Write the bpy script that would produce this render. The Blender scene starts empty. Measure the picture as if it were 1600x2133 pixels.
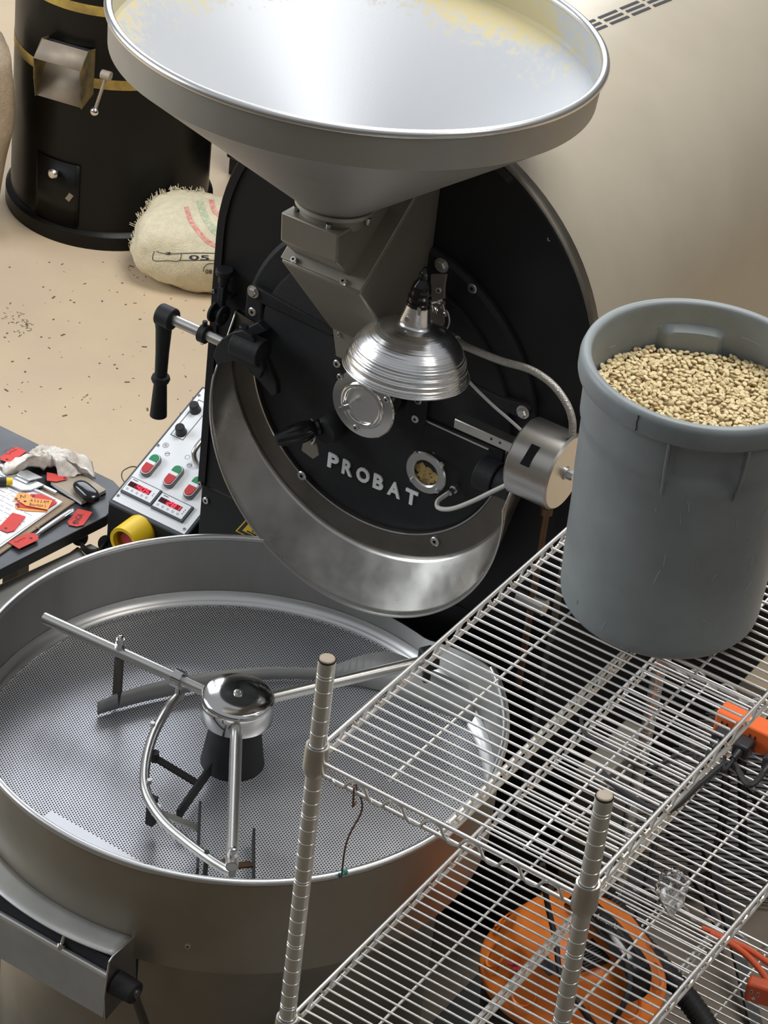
import bpy, bmesh, math, random
import numpy as np
from mathutils import Vector, Matrix, noise
random.seed(7); rng = np.random.default_rng(11)
PI = math.pi
S = bpy.context.scene
COL = S.collection
# ------------------------------------------------------------ camera
FPX = 5902.57
CAM = np.array([2.080874, -3.260352, 3.953742])
ROT = np.array([[0.8309684518, 0.5474586659, 0.0988961134],
                [0.3858511821, -0.4391008171, -0.8113626425],
                [-0.4007621456, 0.7123759412, -0.5761164995]])   # rows: right, down, forward
cd = bpy.data.cameras.new('camera'); cam = bpy.data.objects.new('camera', cd); COL.objects.link(cam)
cd.sensor_fit = 'VERTICAL'; cd.sensor_height = 24; cd.lens = FPX / 2133 * 24
cd.clip_start = 0.1; cd.clip_end = 100
m3 = Matrix((ROT[0], -ROT[1], -ROT[2])).transposed()
cam.matrix_world = Matrix.Translation(Vector(CAM)) @ m3.to_4x4()
S.camera = cam
# ------------------------------------------------------------ light
W = bpy.data.worlds.new('world'); S.world = W; W.use_nodes = True
wn = W.node_tree.nodes; wl = W.node_tree.links
bg = wn['Background']
tc = wn.new('ShaderNodeTexCoord'); sp = wn.new('ShaderNodeSeparateXYZ'); rp = wn.new('ShaderNodeValToRGB')
wl.new(tc.outputs['Generated'], sp.inputs[0]); wl.new(sp.outputs['Z'], rp.inputs[0]); wl.new(rp.outputs[0], bg.inputs['Color'])
rp.color_ramp.elements[0].position = 0.0; rp.color_ramp.elements[0].color = (.19, .17, .14, 1)
rp.color_ramp.elements[1].position = 0.75; rp.color_ramp.elements[1].color = (.66, .68, .72, 1)
bg.inputs['Strength'].default_value = 0.50
def area(name, loc, target, size, sy, power, color=(1, 1, 1)):
    l = bpy.data.lights.new(name, 'AREA'); l.shape = 'RECTANGLE'; l.size = size; l.size_y = sy; l.energy = power; l.color = color
    o = bpy.data.objects.new(name, l); COL.objects.link(o); o.location = loc
    d = Vector(target) - Vector(loc); o.rotation_euler = d.to_track_quat('-Z', 'Y').to_euler(); return o
area('skylight_lamp', (0.4, 1.7, 6.4), (0, .3, .8), 2.4, 2.4, 270, (1, .985, .96))
area('window_lamp', (-4.2, 5.6, 4.3), (0, .0, .7), 4.4, 3.0, 190, (.86, .92, 1))
area('bay_lamp', (3.9, .6, 5.0), (.3, .2, 1), 1.4, 1.6, 22, (1, .95, .88))
area('side_window_lamp', (-5.2, -1.6, 3.4), (0, .1, 1.1), 3.2, 2.4, 210, (.88, .94, 1))
S.view_settings.view_transform = 'Standard'; S.view_settings.look = 'None'
S.view_settings.gamma = 1; S.view_settings.use_curve_mapping = False
S.view_settings.exposure = 0.1
# ------------------------------------------------------------ pixel -> point at a known depth plane
def _ray(u, v): return ROT.T @ np.array([(u - 800) / FPX, (v - 1066.5) / FPX, 1.0])
def AX(u, v, x): d = _ray(u, v); return CAM + d * ((x - CAM[0]) / d[0])
def AY(u, v, y): d = _ray(u, v); return CAM + d * ((y - CAM[1]) / d[1])
def AZ(u, v, z): d = _ray(u, v); return CAM + d * ((z - CAM[2]) / d[2])
def AP(u, v, p0, n): d = _ray(u, v); return CAM + d * (np.dot(np.array(p0) - CAM, n) / np.dot(d, n))
# ------------------------------------------------------------ materials
MATS = {}
def mat(name, col, rough=.5, metal=0., var=0., vscale=8., bump=0., bscale=60., col2=None, stretch=None, spec=.5, emit=None, rvar=0., trans=0., coat=0., ior=1.45, detail=4., object_coord=True):
    m = bpy.data.materials.new(name); m.use_nodes = True; nt = m.node_tree; b = nt.nodes['Principled BSDF']; L = nt.links
    b.inputs['Base Color'].default_value = (*col, 1); b.inputs['Roughness'].default_value = rough; b.inputs['Metallic'].default_value = metal
    b.inputs['Specular IOR Level'].default_value = spec; b.inputs['IOR'].default_value = ior
    b.inputs['Transmission Weight'].default_value = trans; b.inputs['Coat Weight'].default_value = coat
    if emit: b.inputs['Emission Color'].default_value = (*emit[:3], 1); b.inputs['Emission Strength'].default_value = emit[3]
    if var or bump or rvar:
        t = nt.nodes.new('ShaderNodeTexCoord'); mp = nt.nodes.new('ShaderNodeMapping'); L.new(t.outputs['Object'], mp.inputs[0])
        if stretch: mp.inputs['Scale'].default_value = stretch
    if var or rvar:
        n = nt.nodes.new('ShaderNodeTexNoise'); n.inputs['Scale'].default_value = vscale; n.inputs['Detail'].default_value = detail; n.inputs['Roughness'].default_value = .6
        L.new(mp.outputs[0], n.inputs['Vector'])
    if var:
        r = nt.nodes.new('ShaderNodeValToRGB'); c2 = col2 or tuple(max(0, c * (1 - var)) for c in col)
        r.color_ramp.elements[0].position = .32; r.color_ramp.elements[0].color = (*c2, 1)
        r.color_ramp.elements[1].position = .68; r.color_ramp.elements[1].color = (*col, 1)
        L.new(n.outputs['Fac'], r.inputs[0]); L.new(r.outputs[0], b.inputs['Base Color'])
    if rvar:
        mr = nt.nodes.new('ShaderNodeMapRange'); mr.inputs['To Min'].default_value = max(.02, rough - rvar); mr.inputs['To Max'].default_value = rough + rvar
        mr.inputs['From Min'].default_value = .3; mr.inputs['From Max'].default_value = .7
        L.new(n.outputs['Fac'], mr.inputs['Value']); L.new(mr.outputs[0], b.inputs['Roughness'])
    if bump:
        n2 = nt.nodes.new('ShaderNodeTexNoise'); n2.inputs['Scale'].default_value = bscale; n2.inputs['Detail'].default_value = 5
        bp = nt.nodes.new('ShaderNodeBump'); bp.inputs['Strength'].default_value = bump; bp.inputs['Distance'].default_value = .004
        L.new(mp.outputs[0], n2.inputs['Vector']); L.new(n2.outputs['Fac'], bp.inputs['Height']); L.new(bp.outputs[0], b.inputs['Normal'])
    MATS[name] = m; return m
M = {}
M['floor'] = mat('floor_concrete', (.58, .455, .30), .75, var=.3, vscale=3.2, bump=.15, bscale=90, col2=(.52, .405, .285), detail=8)
M['floor2'] = mat('brown_floor_shade', (.135, .108, .078), .6, var=.35, vscale=4, bump=.08, bscale=70, detail=8)  # darker floor tone, shade put into the colour
M['steel'] = mat('brushed_steel', (.62, .61, .59), .3, 1, rvar=.07, vscale=14, bump=.02, bscale=160, stretch=(1, 1, 6))
M['sieve'] = mat('sieve_steel', (.80, .80, .82), .38, .62, rvar=.08, vscale=6)
M['traywall'] = mat('tray_wall_steel', (.52, .51, .48), .44, 1, rvar=.06, vscale=12, stretch=(1, 1, .2), var=.15)
M['trayout'] = mat('tray_outer_steel', (.43, .39, .32), .46, .85, var=.18, vscale=5, rvar=.08, bump=.03, bscale=220)
M['chrome'] = mat('polished_steel', (.72, .71, .69), .12, 1)
M['satin'] = mat('satin_steel', (.66, .645, .61), .3, 1)
M['sheet'] = mat('grey_sheet_steel', (.50, .50, .48), .45, .5, var=.2, vscale=9, rvar=.06)
M['btn'] = mat('button_housing', (.20, .20, .21), .4, .4)
M['ledred'] = mat('led_backing', (.22, .003, .012), .3, emit=(.8, .0, .03, .07))
M['rim'] = mat('rim_steel', (.75, .75, .74), .3, 1)
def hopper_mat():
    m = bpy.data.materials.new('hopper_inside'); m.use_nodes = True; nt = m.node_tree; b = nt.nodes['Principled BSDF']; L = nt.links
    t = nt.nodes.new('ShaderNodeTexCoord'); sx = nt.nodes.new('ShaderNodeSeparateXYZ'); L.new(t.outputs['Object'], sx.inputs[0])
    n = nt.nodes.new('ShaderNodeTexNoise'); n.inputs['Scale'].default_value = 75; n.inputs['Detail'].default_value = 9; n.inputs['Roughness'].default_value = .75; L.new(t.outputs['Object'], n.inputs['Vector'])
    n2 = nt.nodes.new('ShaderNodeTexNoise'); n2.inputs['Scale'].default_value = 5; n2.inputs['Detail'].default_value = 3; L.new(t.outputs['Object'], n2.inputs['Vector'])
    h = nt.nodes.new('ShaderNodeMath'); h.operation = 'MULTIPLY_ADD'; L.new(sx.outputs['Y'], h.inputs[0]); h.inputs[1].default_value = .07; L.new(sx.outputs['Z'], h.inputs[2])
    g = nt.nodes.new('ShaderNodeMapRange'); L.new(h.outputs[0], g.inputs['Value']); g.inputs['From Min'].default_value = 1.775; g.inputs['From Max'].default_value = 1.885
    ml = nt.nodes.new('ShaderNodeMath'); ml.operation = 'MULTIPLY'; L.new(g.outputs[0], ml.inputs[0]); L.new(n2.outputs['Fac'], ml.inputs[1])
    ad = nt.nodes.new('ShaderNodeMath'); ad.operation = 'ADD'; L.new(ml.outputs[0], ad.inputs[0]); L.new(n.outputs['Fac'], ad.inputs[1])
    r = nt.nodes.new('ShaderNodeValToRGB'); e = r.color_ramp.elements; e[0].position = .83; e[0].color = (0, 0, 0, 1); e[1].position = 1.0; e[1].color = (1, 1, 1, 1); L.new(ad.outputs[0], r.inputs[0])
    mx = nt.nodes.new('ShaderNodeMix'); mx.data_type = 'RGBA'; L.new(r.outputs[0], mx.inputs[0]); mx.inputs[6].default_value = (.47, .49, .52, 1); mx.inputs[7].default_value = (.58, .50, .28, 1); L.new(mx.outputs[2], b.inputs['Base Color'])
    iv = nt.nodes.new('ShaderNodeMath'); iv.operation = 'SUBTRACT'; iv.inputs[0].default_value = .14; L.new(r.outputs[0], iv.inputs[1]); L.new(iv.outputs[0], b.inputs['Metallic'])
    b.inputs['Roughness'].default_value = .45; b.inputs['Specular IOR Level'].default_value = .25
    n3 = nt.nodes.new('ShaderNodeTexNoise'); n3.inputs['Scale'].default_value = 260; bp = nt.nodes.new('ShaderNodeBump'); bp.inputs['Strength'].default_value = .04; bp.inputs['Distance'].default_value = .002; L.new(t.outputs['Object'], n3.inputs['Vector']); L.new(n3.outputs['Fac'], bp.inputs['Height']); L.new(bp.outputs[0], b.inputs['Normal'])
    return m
M['hopin'] = hopper_mat()
M['hopout'] = mat('hopper_outside', (.42, .405, .365), .5, .65, var=.12, vscale=6, bump=.02, bscale=200)
M['duct'] = mat('duct_steel', (.31, .285, .235), .5, .6, var=.2, vscale=5, bump=.03, bscale=200)
M['trough'] = mat('trough_steel', (.60, .58, .54), .3, 1, rvar=.1, vscale=5, var=.25)
M['flange'] = mat('dark_steel', (.20, .18, .15), .45, .9, var=.3, vscale=9)
M['cast'] = mat('black_casting', (.022, .0225, .024), .55, 0, bump=.12, bscale=140, spec=.35, var=.3, vscale=12)
M['paint'] = mat('black_paint', (.013, .0135, .015), .42, 0, bump=.03, bscale=120, spec=.4)
M['matte'] = mat('matte_black', (.007, .007, .007), .7, 0, spec=.15)
M['gloss'] = mat('black_gloss', (.008, .008, .009), .14, 0, spec=.6)
M['rubber'] = mat('black_rubber', (.018, .018, .019), .6, 0, bump=.05, bscale=90)
M['plug'] = mat('black_plastic', (.02, .02, .022), .4)
M['jacket'] = mat('beige_jacket', (.475, .425, .335), .42, .3, var=.16, vscale=3, bump=.02, bscale=150, detail=8, col2=(.405, .36, .28))
M['bin'] = mat('grey_plastic', (.245, .27, .275), .46, 0, var=.2, vscale=9, bump=.06, bscale=60, spec=.45, rvar=.06)
M['post'] = mat('post_chrome', (.74, .73, .68), .24, .78)
M['wire'] = mat('chrome_wire', (.88, .865, .83), .3, .82)
M['table'] = mat('table_black', (.05, .052, .058), .38, 0, var=.3, vscale=7, bump=.05, bscale=60, rvar=.08)
M['white'] = mat('white_enamel', (.80, .82, .84), .35, 0, var=.05, vscale=12)
M['paper'] = mat('paper', (.82, .83, .85), .8)
M['ink'] = mat('ink', (.03, .03, .04), .7)
M['greyink'] = mat('grey_ink', (.35, .36, .38), .7)
M['red'] = mat('red_card', (.62, .065, .055), .75, var=.12, vscale=50)
M['darkred'] = mat('faded_pen', (.32, .03, .03), .8)
M['orange_card'] = mat('orange_card', (.83, .34, .10), .75)
M['rag'] = mat('grey_rag', (.78, .75, .71), .9, var=.35, vscale=22, bump=.3, bscale=70, col2=(.42, .37, .31))
M['burlap'] = mat('burlap', (.74, .66, .47), .95, var=.14, vscale=60, bump=.6, bscale=240)
M['burlap2'] = mat('tan_burlap', (.56, .44, .31), .95, var=.2, vscale=60, bump=.6, bscale=240)
M['yellow'] = mat('yellow_plastic', (.80, .54, .02), .4)
M['redp'] = mat('red_plastic', (.52, .05, .05), .35)
M['greenp'] = mat('green_plastic', (.04, .24, .11), .35)
M['dkframe'] = mat('slate_frame', (.075, .082, .095), .45)
M['led'] = mat('red_led', (.4, .0, .0), .4, emit=(1, .05, .09, 2.2))
M['ledbg'] = mat('led_window', (.05, .008, .012), .2)
M['orange'] = mat('orange_plastic', (.88, .225, .03), .38, var=.15, vscale=8)
M['orange3'] = mat('strip_orange', (.86, .155, .03), .4)
M['orange2'] = mat('orange_cord_rubber', (.72, .13, .05), .45)
M['copper'] = mat('copper_pipe', (.20, .115, .065), .45, .8, var=.4, vscale=14)
M['yband'] = mat('yellow_band', (.55, .37, .08), .5, var=.5, vscale=16, col2=(.25, .17, .05))
M['cheek'] = mat('stained_cheek', (.22, .15, .05), .6, var=.5, vscale=20, col2=(.06, .05, .03))
M['barrel'] = mat('barrel_black', (.007, .007, .006), .34, 0, spec=.25, var=.3, vscale=6, bump=.03, bscale=70, rvar=.08)
M['dust'] = mat('dusty_steel', (.38, .32, .25), .6, .3, var=.2, vscale=18)
M['mat'] = mat('ribbed_rubber', (.06, .06, .062), .7, 0, var=.25, vscale=14)
M['card'] = mat('cardboard', (.52, .40, .26), .8, var=.1, vscale=9)
M['brown'] = mat('brown_board', (.28, .20, .13), .6)
M['alu'] = mat('spun_aluminium', (.88, .88, .88), .24, 1, rvar=.06, vscale=30)
M['string'] = mat('brown_string', (.16, .09, .07), .9)
M['teal'] = mat('green_string', (.03, .20, .17), .9)
M['silver'] = mat('silver_plastic', (.62, .63, .65), .3, .6)
M['letter'] = mat('cast_letter', (.86, .86, .85), .45, 0)
M['braid'] = mat('braided_hose', (.45, .43, .39), .4, .8, bump=.5, bscale=400)
M['cable'] = mat('grey_cable', (.52, .51, .47), .45)
M['debris'] = mat('floor_specks', (.14, .095, .06), .9)
M['beanglass'] = mat('beans_in_drum', (.50, .36, .13), .6, var=.75, vscale=60, bump=.6, bscale=60, col2=(.20, .12, .035))
# bean material: colour per bean
def bean_mat():
    m = bpy.data.materials.new('green_coffee'); m.use_nodes = True; nt = m.node_tree; b = nt.nodes['Principled BSDF']
    g = nt.nodes.new('ShaderNodeNewGeometry'); r = nt.nodes.new('ShaderNodeValToRGB'); e = r.color_ramp.elements
    e[0].color = (.40, .27, .13, 1); e[1].color = (.63, .51, .28, 1); e[1].position = .25
    x = e.new(.75); x.color = (.70, .585, .345, 1); x = e.new(1); x.color = (.60, .48, .26, 1)
    nt.links.new(g.outputs['Random Per Island'], r.inputs[0]); nt.links.new(r.outputs[0], b.inputs['Base Color']); b.inputs['Roughness'].default_value = .5
    return m
M['bean'] = bean_mat()
def clear_mat():
    m = bpy.data.materials.new('clear_film'); m.use_nodes = True; nt = m.node_tree; b = nt.nodes['Principled BSDF']
    b.inputs['Base Color'].default_value = (1, 1, 1, 1); b.inputs['Roughness'].default_value = .08; b.inputs['Transmission Weight'].default_value = 1; b.inputs['IOR'].default_value = 1.3
    return m
M['clear'] = clear_mat()
# ------------------------------------------------------------ mesh builder
def frame(axis, up=(0, 0, 1)):
    a = np.array(axis, float); a /= np.linalg.norm(a); u = np.array(up, float)
    if abs(a @ u) > .98: u = np.array([1., 0, 0])
    e1 = np.cross(u, a); e1 /= np.linalg.norm(e1); e2 = np.cross(a, e1); return e1, e2, a
class MB:
    def __init__(s): s.v = []; s.f = []; s.m = []
    def add(s, vs, fs, mi=0):
        o = len(s.v); s.v += [tuple(map(float, p)) for p in vs]; s.f += [tuple(i + o for i in f) for f in fs]; s.m += [mi] * len(fs); return s
    def obox(s, c, e, h, mi=0):
        c = np.array(c, float); e = [np.array(x, float) for x in e]; e = [x / np.linalg.norm(x) for x in e]
        vs = [c + e[0] * h[0] * a + e[1] * h[1] * b + e[2] * h[2] * d for a in (-1, 1) for b in (-1, 1) for d in (-1, 1)]
        return s.add(vs, [(0, 1, 3, 2), (4, 6, 7, 5), (0, 4, 5, 1), (2, 3, 7, 6), (0, 2, 6, 4), (1, 5, 7, 3)], mi)
    def box(s, x0, x1, y0, y1, z0, z1, mi=0):
        return s.obox(((x0 + x1) / 2, (y0 + y1) / 2, (z0 + z1) / 2), ((1, 0, 0), (0, 1, 0), (0, 0, 1)), ((x1 - x0) / 2, (y1 - y0) / 2, (z1 - z0) / 2), mi)
    def lathe(s, prof, n=32, base=(0, 0, 0), axis=(0, 0, 1), a0=0., a1=2 * PI, closed=False, mi=0, cap=False, e=None):
        e1, e2, a = e or frame(axis); b = np.array(base, float); full = abs(a1 - a0 - 2 * PI) < 1e-6
        k = n if full else n + 1; vs = []
        for i in range(k):
            t = a0 + (a1 - a0) * i / n; d = e1 * math.cos(t) + e2 * math.sin(t)
            vs += [b + d * r + a * h for r, h in prof]
        P = len(prof); fs = []
        for i in range(n):
            j = (i + 1) % k
            for q in range(P if closed else P - 1):
                w = (q + 1) % P; fs.append((i * P + q, j * P + q, j * P + w, i * P + w))
        if cap and full:
            for q, inv in ((0, True), (P - 1, False)):
                if prof[q][0] > 1e-6:
                    loop = [i * P + q for i in range(k)]; fs.append(tuple(loop[::-1] if inv else loop))
        return s.add(vs, fs, mi)
    def cyl(s, p0, p1, r0, r1=None, n=20, mi=0):
        p0 = np.array(p0, float); p1 = np.array(p1, float); h = np.linalg.norm(p1 - p0)
        return s.lathe([(r0, 0), (r0 if r1 is None else r1, h)], n, p0, p1 - p0, cap=True, mi=mi)
    def tube(s, pts, r, n=8, mi=0, cap=True):
        P = [np.array(p, float) for p in pts]; N = len(P); rr = r if hasattr(r, '__len__') else [r] * N; e1 = None; vs = []
        for i in range(N):
            t = P[min(i + 1, N - 1)] - P[max(i - 1, 0)]; t = t / (np.linalg.norm(t) + 1e-12)
            if e1 is None: e1, _, _ = frame(t)
            e1 = e1 - t * (e1 @ t); e1 /= np.linalg.norm(e1); e2 = np.cross(t, e1)
            vs += [P[i] + (e1 * math.cos(2 * PI * k / n) + e2 * math.sin(2 * PI * k / n)) * rr[i] for k in range(n)]
        fs = [(i * n + k, i * n + (k + 1) % n, (i + 1) * n + (k + 1) % n, (i + 1) * n + k) for i in range(N - 1) for k in range(n)]
        if cap: fs += [tuple(range(n))[::-1], tuple((N - 1) * n + k for k in range(n))]
        return s.add(vs, fs, mi)
    def prism(s, poly, vec, mi=0):
        A = [np.array(p, float) for p in poly]; v = np.array(vec, float); n = len(A)
        fs = [tuple(range(n))[::-1], tuple(range(n, 2 * n))] + [(i, (i + 1) % n, (i + 1) % n + n, i + n) for i in range(n)]
        return s.add(A + [a + v for a in A], fs, mi)
    def sphere(s, c, r, n=12, mi=0, sc=(1, 1, 1)):
        c = np.array(c, float); m_ = n // 2; vs = []
        for i in range(m_ + 1):
            t = PI * i / m_
            for k in range(n): vs.append(c + np.array([math.sin(t) * math.cos(2 * PI * k / n) * sc[0], math.sin(t) * math.sin(2 * PI * k / n) * sc[1], math.cos(t) * sc[2]]) * r)
        return s.add(vs, [(i * n + k, (i + 1) * n + k, (i + 1) * n + (k + 1) % n, i * n + (k + 1) % n) for i in range(m_) for k in range(n)], mi)
    def grid(s, f, nu, nv, mi=0, closeu=False):
        vs = [f(i / nu, j / nv) for i in range(nu if closeu else nu + 1) for j in range(nv + 1)]; w = nv + 1; k = nu if closeu else nu + 1
        return s.add(vs, [(i * w + j, ((i + 1) % k) * w + j, ((i + 1) % k) * w + j + 1, i * w + j + 1) for i in range(nu) for j in range(nv)], mi)
    def build(s, name, mats, parent=None, bevel=0, angle=32, loc=None, solid=0, **tags):
        me = bpy.data.meshes.new(name)
        root = parent
        while root is not None and root.parent is not None: root = root.parent
        off = np.array(root.location) if root is not None else np.array(loc if loc is not None else (0, 0, 0), float)
        me.from_pydata([tuple(np.array(p) - off) for p in s.v], [], s.f)
        for m_ in (mats if isinstance(mats, (list, tuple)) else [mats]): me.materials.append(M[m_] if isinstance(m_, str) else m_)
        if any(s.m): me.polygons.foreach_set('material_index', s.m)
        bm = bmesh.new(); bm.from_mesh(me); bmesh.ops.remove_doubles(bm, verts=bm.verts, dist=1e-6); bmesh.ops.recalc_face_normals(bm, faces=bm.faces); bm.to_mesh(me); bm.free()
        me.shade_smooth(); me.set_sharp_from_angle(angle=math.radians(angle)); me.update()
        return link(name, me, parent, bevel, None if root is not None else off, solid, **tags)
def link(name, me, parent=None, bevel=0, loc=None, solid=0, **tags):
    o = bpy.data.objects.new(name, me); COL.objects.link(o)
    if parent is not None: o.parent = parent
    elif loc is not None: o.location = loc
    if solid: md = o.modifiers.new('solidify', 'SOLIDIFY'); md.thickness = solid; md.offset = 0
    if bevel: md = o.modifiers.new('bevel', 'BEVEL'); md.width = bevel; md.segments = 2; md.limit_method = 'ANGLE'; md.angle_limit = math.radians(40); md.harden_normals = False
    for k, v in tags.items(): o[{'cat': 'category'}.get(k, k)] = v
    return o
def thing(name, label, cat, loc, group=None):
    o = bpy.data.objects.new(name, None); COL.objects.link(o); o.location = loc; o['label'] = label; o['category'] = cat; o.empty_display_size = .05
    if group: o['group'] = group
    return o
def tag(o, label, cat, group=None):
    o['label'] = label; o['category'] = cat
    if group: o['group'] = group
    return o
def glyphs(text, extrude=0., bold=0.):
    """mesh vertices/faces of a piece of lettering, in its own plane"""
    c = bpy.data.curves.new('lettering', 'FONT'); c.body = text; c.size = 1; c.extrude = extrude; c.offset = bold; c.resolution_u = 3
    o = bpy.data.objects.new('lettering', c); COL.objects.link(o); dg = bpy.context.evaluated_depsgraph_get(); me = bpy.data.meshes.new_from_object(o.evaluated_get(dg))
    v = np.array([tuple(q.co) for q in me.vertices]).reshape(-1, 3); f = [tuple(p.vertices) for p in me.polygons]
    bpy.data.objects.remove(o); bpy.data.curves.remove(c); bpy.data.meshes.remove(me); return v, f
def text_on(b, text, origin, ex, ey, height, width=None, lift=.0006, thick=0., bold=0., mi=0, en=None):
    """lay lettering on the plane (ex, ey) with its lower left at origin"""
    v, f = glyphs(text, .5 if thick else 0, bold)
    v = v.copy(); v[:, :2] -= v[:, :2].min(0); s = height / v[:, 1].max(); sx = (width / v[:, 0].max()) if width else s
    ex = np.array(ex, float); ex /= np.linalg.norm(ex); ey = np.array(ey, float); ey /= np.linalg.norm(ey); n = np.cross(ex, ey) if en is None else np.array(en, float)
    o = np.array(origin, float) + n * lift
    b.add([o + ex * p[0] * sx + ey * p[1] * s + n * (p[2] + .5 * bool(thick)) * thick for p in v], f, mi)
def screw(b, p, axis, r=.006, h=.003, kind='disc', mi=0, mj=0):
    p = np.array(p, float); e1, e2, a = frame(axis)
    if kind == 'hex': b.lathe([(0, h * 1.0), (r * .8, h), (r, h * .75), (r, 0)], 6, p, axis, mi=mi); b.lathe([(r * 1.35, 0), (r * 1.35, h * .2), (0, h * .2)], 16, p, axis, mi=mi)
    elif kind == 'acorn': b.lathe([(r, 0), (r, h * .5), (r * .8, h * .5), (r * .7, h * .8), (0, h)], 12, p, axis, mi=mi)
    else:
        b.lathe([(r, 0), (r, h * .7), (r * .85, h), (r * .38, h)], 16, p, axis, mi=mi); b.lathe([(r * .38, h), (r * .34, h * .3), (0, h * .3)], 6, p, axis, mi=mj)
Xp, Yp, Zp = np.array([1., 0, 0]), np.array([0, 1., 0]), np.array([0, 0, 1.])
def smooth_path(pts, n=8):
    P = [np.array(p, float) for p in pts]; out = []
    for i in range(len(P) - 1):
        p0, p1, p2, p3 = P[max(i - 1, 0)], P[i], P[i + 1], P[min(i + 2, len(P) - 1)]
        for k in range(n):
            t = k / n; out.append(.5 * ((2 * p1) + (p2 - p0) * t + (2 * p0 - 5 * p1 + 4 * p2 - p3) * t * t + (3 * p1 - p0 - 3 * p2 + p3) * t ** 3))
    out.append(P[-1]); return out
# ============================================================ setting
def floor_f(u, v): return (-7 + 14 * u, -4 + 14 * v, 0)
MB().grid(floor_f, 8, 8).build('floor', 'floor', kind='structure')
MB().prism([(.345, 1.62, .0), (-.44, 1.62, 0), (-.44, -.62, 0), (-3.2, -.62, .0), (-3.2, -3.9, 0), (5, -3.9, 0), (5, 1.62, 0)], (0, 0, .003)).build('floor_shade_sheet', 'floor2', kind='structure')  # brown sheet standing in for shaded floor, widened to darken the posts' reflections
b = MB(); b.box(-3.5, 5.5, -4.0, -2.25, 2.12, 2.30); b.build('floor_unseen_slab', 'dkframe', kind='structure')  # unseen slab, added to shade the front floor and darken reflections
def specks():
    b = MB(); r2 = random.Random(3)
    for i in range(120):
        p = AZ(r2.uniform(0, 430), r2.uniform(540, 880), 0); s = r2.choice([.0009, .0012, .0015, .0022]); a = r2.uniform(0, PI); l = r2.choice([1, 1.2, 1.5, 3]); d = np.array([math.cos(a), math.sin(a), 0])
        b.obox(p + Zp * s * .2, (d, np.cross(Zp, d), Zp), (s * l, s, s * .3))
    for cx, cy in ((40, 672), (55, 690), (30, 660)):
        for i in range(14):
            p = AZ(cx + r2.gauss(0, 14), cy + r2.gauss(0, 7), 0); a = r2.uniform(0, PI); d = np.array([math.cos(a), math.sin(a), 0]); b.obox(p, (d, np.cross(Zp, d), Zp), (.004, .001, .0006))
    tag(b.build('floor_debris', 'debris', kind='stuff'), 'dark specks and chaff scattered on the beige concrete floor', 'debris')
specks()
# ============================================================ coffee roaster
YF = .5; AXX = -.058
ro = thing('coffee_roaster', 'black drum coffee roaster with a wide steel hopper and PROBAT lettering', 'coffee roaster', (AXX, .5, 0))
CZ, CR = 1.342, .397
def arch(r, x, z0, zc, n=48, cx=-.056): # outline of the arched plate, anticlockwise seen from the front
    return [(cx - r, z0)] + [(cx + r, z0)][:0] + [(cx + r * math.cos(PI - PI * i / n), min(1.712, zc + r * math.sin(PI - PI * i / n))) for i in range(n + 1)] + [(cx + r, z0)]
def plate(outline, y0, y1): b = MB(); b.prism([(x, y0, z) for x, z in outline], (0, y1 - y0, 0)); return b
plate(arch(CR, 0, .785, CZ), .5, .528).build('front_plate', 'paint', ro, bevel=.002)
# raised edge band of the arched plate
b = MB(); o = arch(CR, 0, .785, CZ); i_ = arch(CR - .016, 0, .785, CZ)
for k in range(len(o) - 1):
    q = [o[k], o[k + 1], i_[k + 1], i_[k]]; b.prism([(x, .4955, z) for x, z in q], (0, .006, 0))
b.build('edge_band', 'paint', ro)
# bare worn edge
b = MB(); oo = arch(CR + .0012, 0, 1.2, CZ)
for k in range(len(oo) - 1):
    b.add([(oo[k][0], .4975, oo[k][1]), (oo[k + 1][0], .4975, oo[k + 1][1]), (oo[k + 1][0], .528, oo[k + 1][1]), (oo[k][0], .528, oo[k][1])], [(0, 1, 2, 3)])
b.build('plate_edge', 'flange', ro, solid=.001)
b = plate([(-.448, .12), (.335, .12), (.335, .783), (-.448, .783)], .503, .53); b.build('lower_panel', 'paint', ro, bevel=.002)
b = MB(); b.box(-.43, .32, .535, 2.5, .0, .95); b.build('base_frame', 'matte', ro, bevel=.004)
# beige body jacket with louvers
jk = MB(); oj = [(x, CZ + math.sqrt(max(0, (CR - .008) ** 2 - (x + .056) ** 2)) if z > CZ else z) for x, z in arch(CR - .008, 0, .93, CZ, 64)]
jk.prism([(x, .528, z) for x, z in oj], (0, 2.1, 0)); jk = jk.build('body_jacket', 'jacket', ro, angle=25)
def jsurf(y, off): # off: arc offset (m) towards the left of a line along the crown
    a = PI / 2 + off / (CR - .008) ; return np.array([-.056 + (CR - .008) * math.cos(a), y, CZ + (CR - .008) * math.sin(a)]), np.array([math.cos(a), 0, math.sin(a)])
b0 = MB(); sl = None
for k in range(11):
    for r_ in range(3):
        y0 = .93 + k * .066; off = -.034 - .105 * (y0 - .98) * 1.35 - (r_ - 1) * .013
        p, n = jsurf(y0 + .027, off); p2, _ = jsurf(y0 + .0, off + .004); p1, _ = jsurf(y0 + .055, off - .004); d = p1 - p2
        MB().obox(p + n * .0002, (d, np.cross(n, d), n), (.027, .0032, .0008)).build('louver_slot', 'ink', jk)
# round casting on the face, two steps
b = MB(); b.lathe([(0, .0), (.308, .0), (.316, -.006), (.316, -.03)], 96, (-.060, .486, 1.19), (0, -1, 0)); b.build('front_casting', 'cast', ro, angle=25)
b = MB(); b.lathe([(.268, .002), (.274, 0), (.274, -.02)], 96, (-.060, .478, 1.172), (0, -1, 0)); b.lathe([(0, .002), (.268, .002)], 96, (-.060, .478, 1.172), (0, -1, 0)); b.build('drum_door', 'cast', ro, angle=25)
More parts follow.
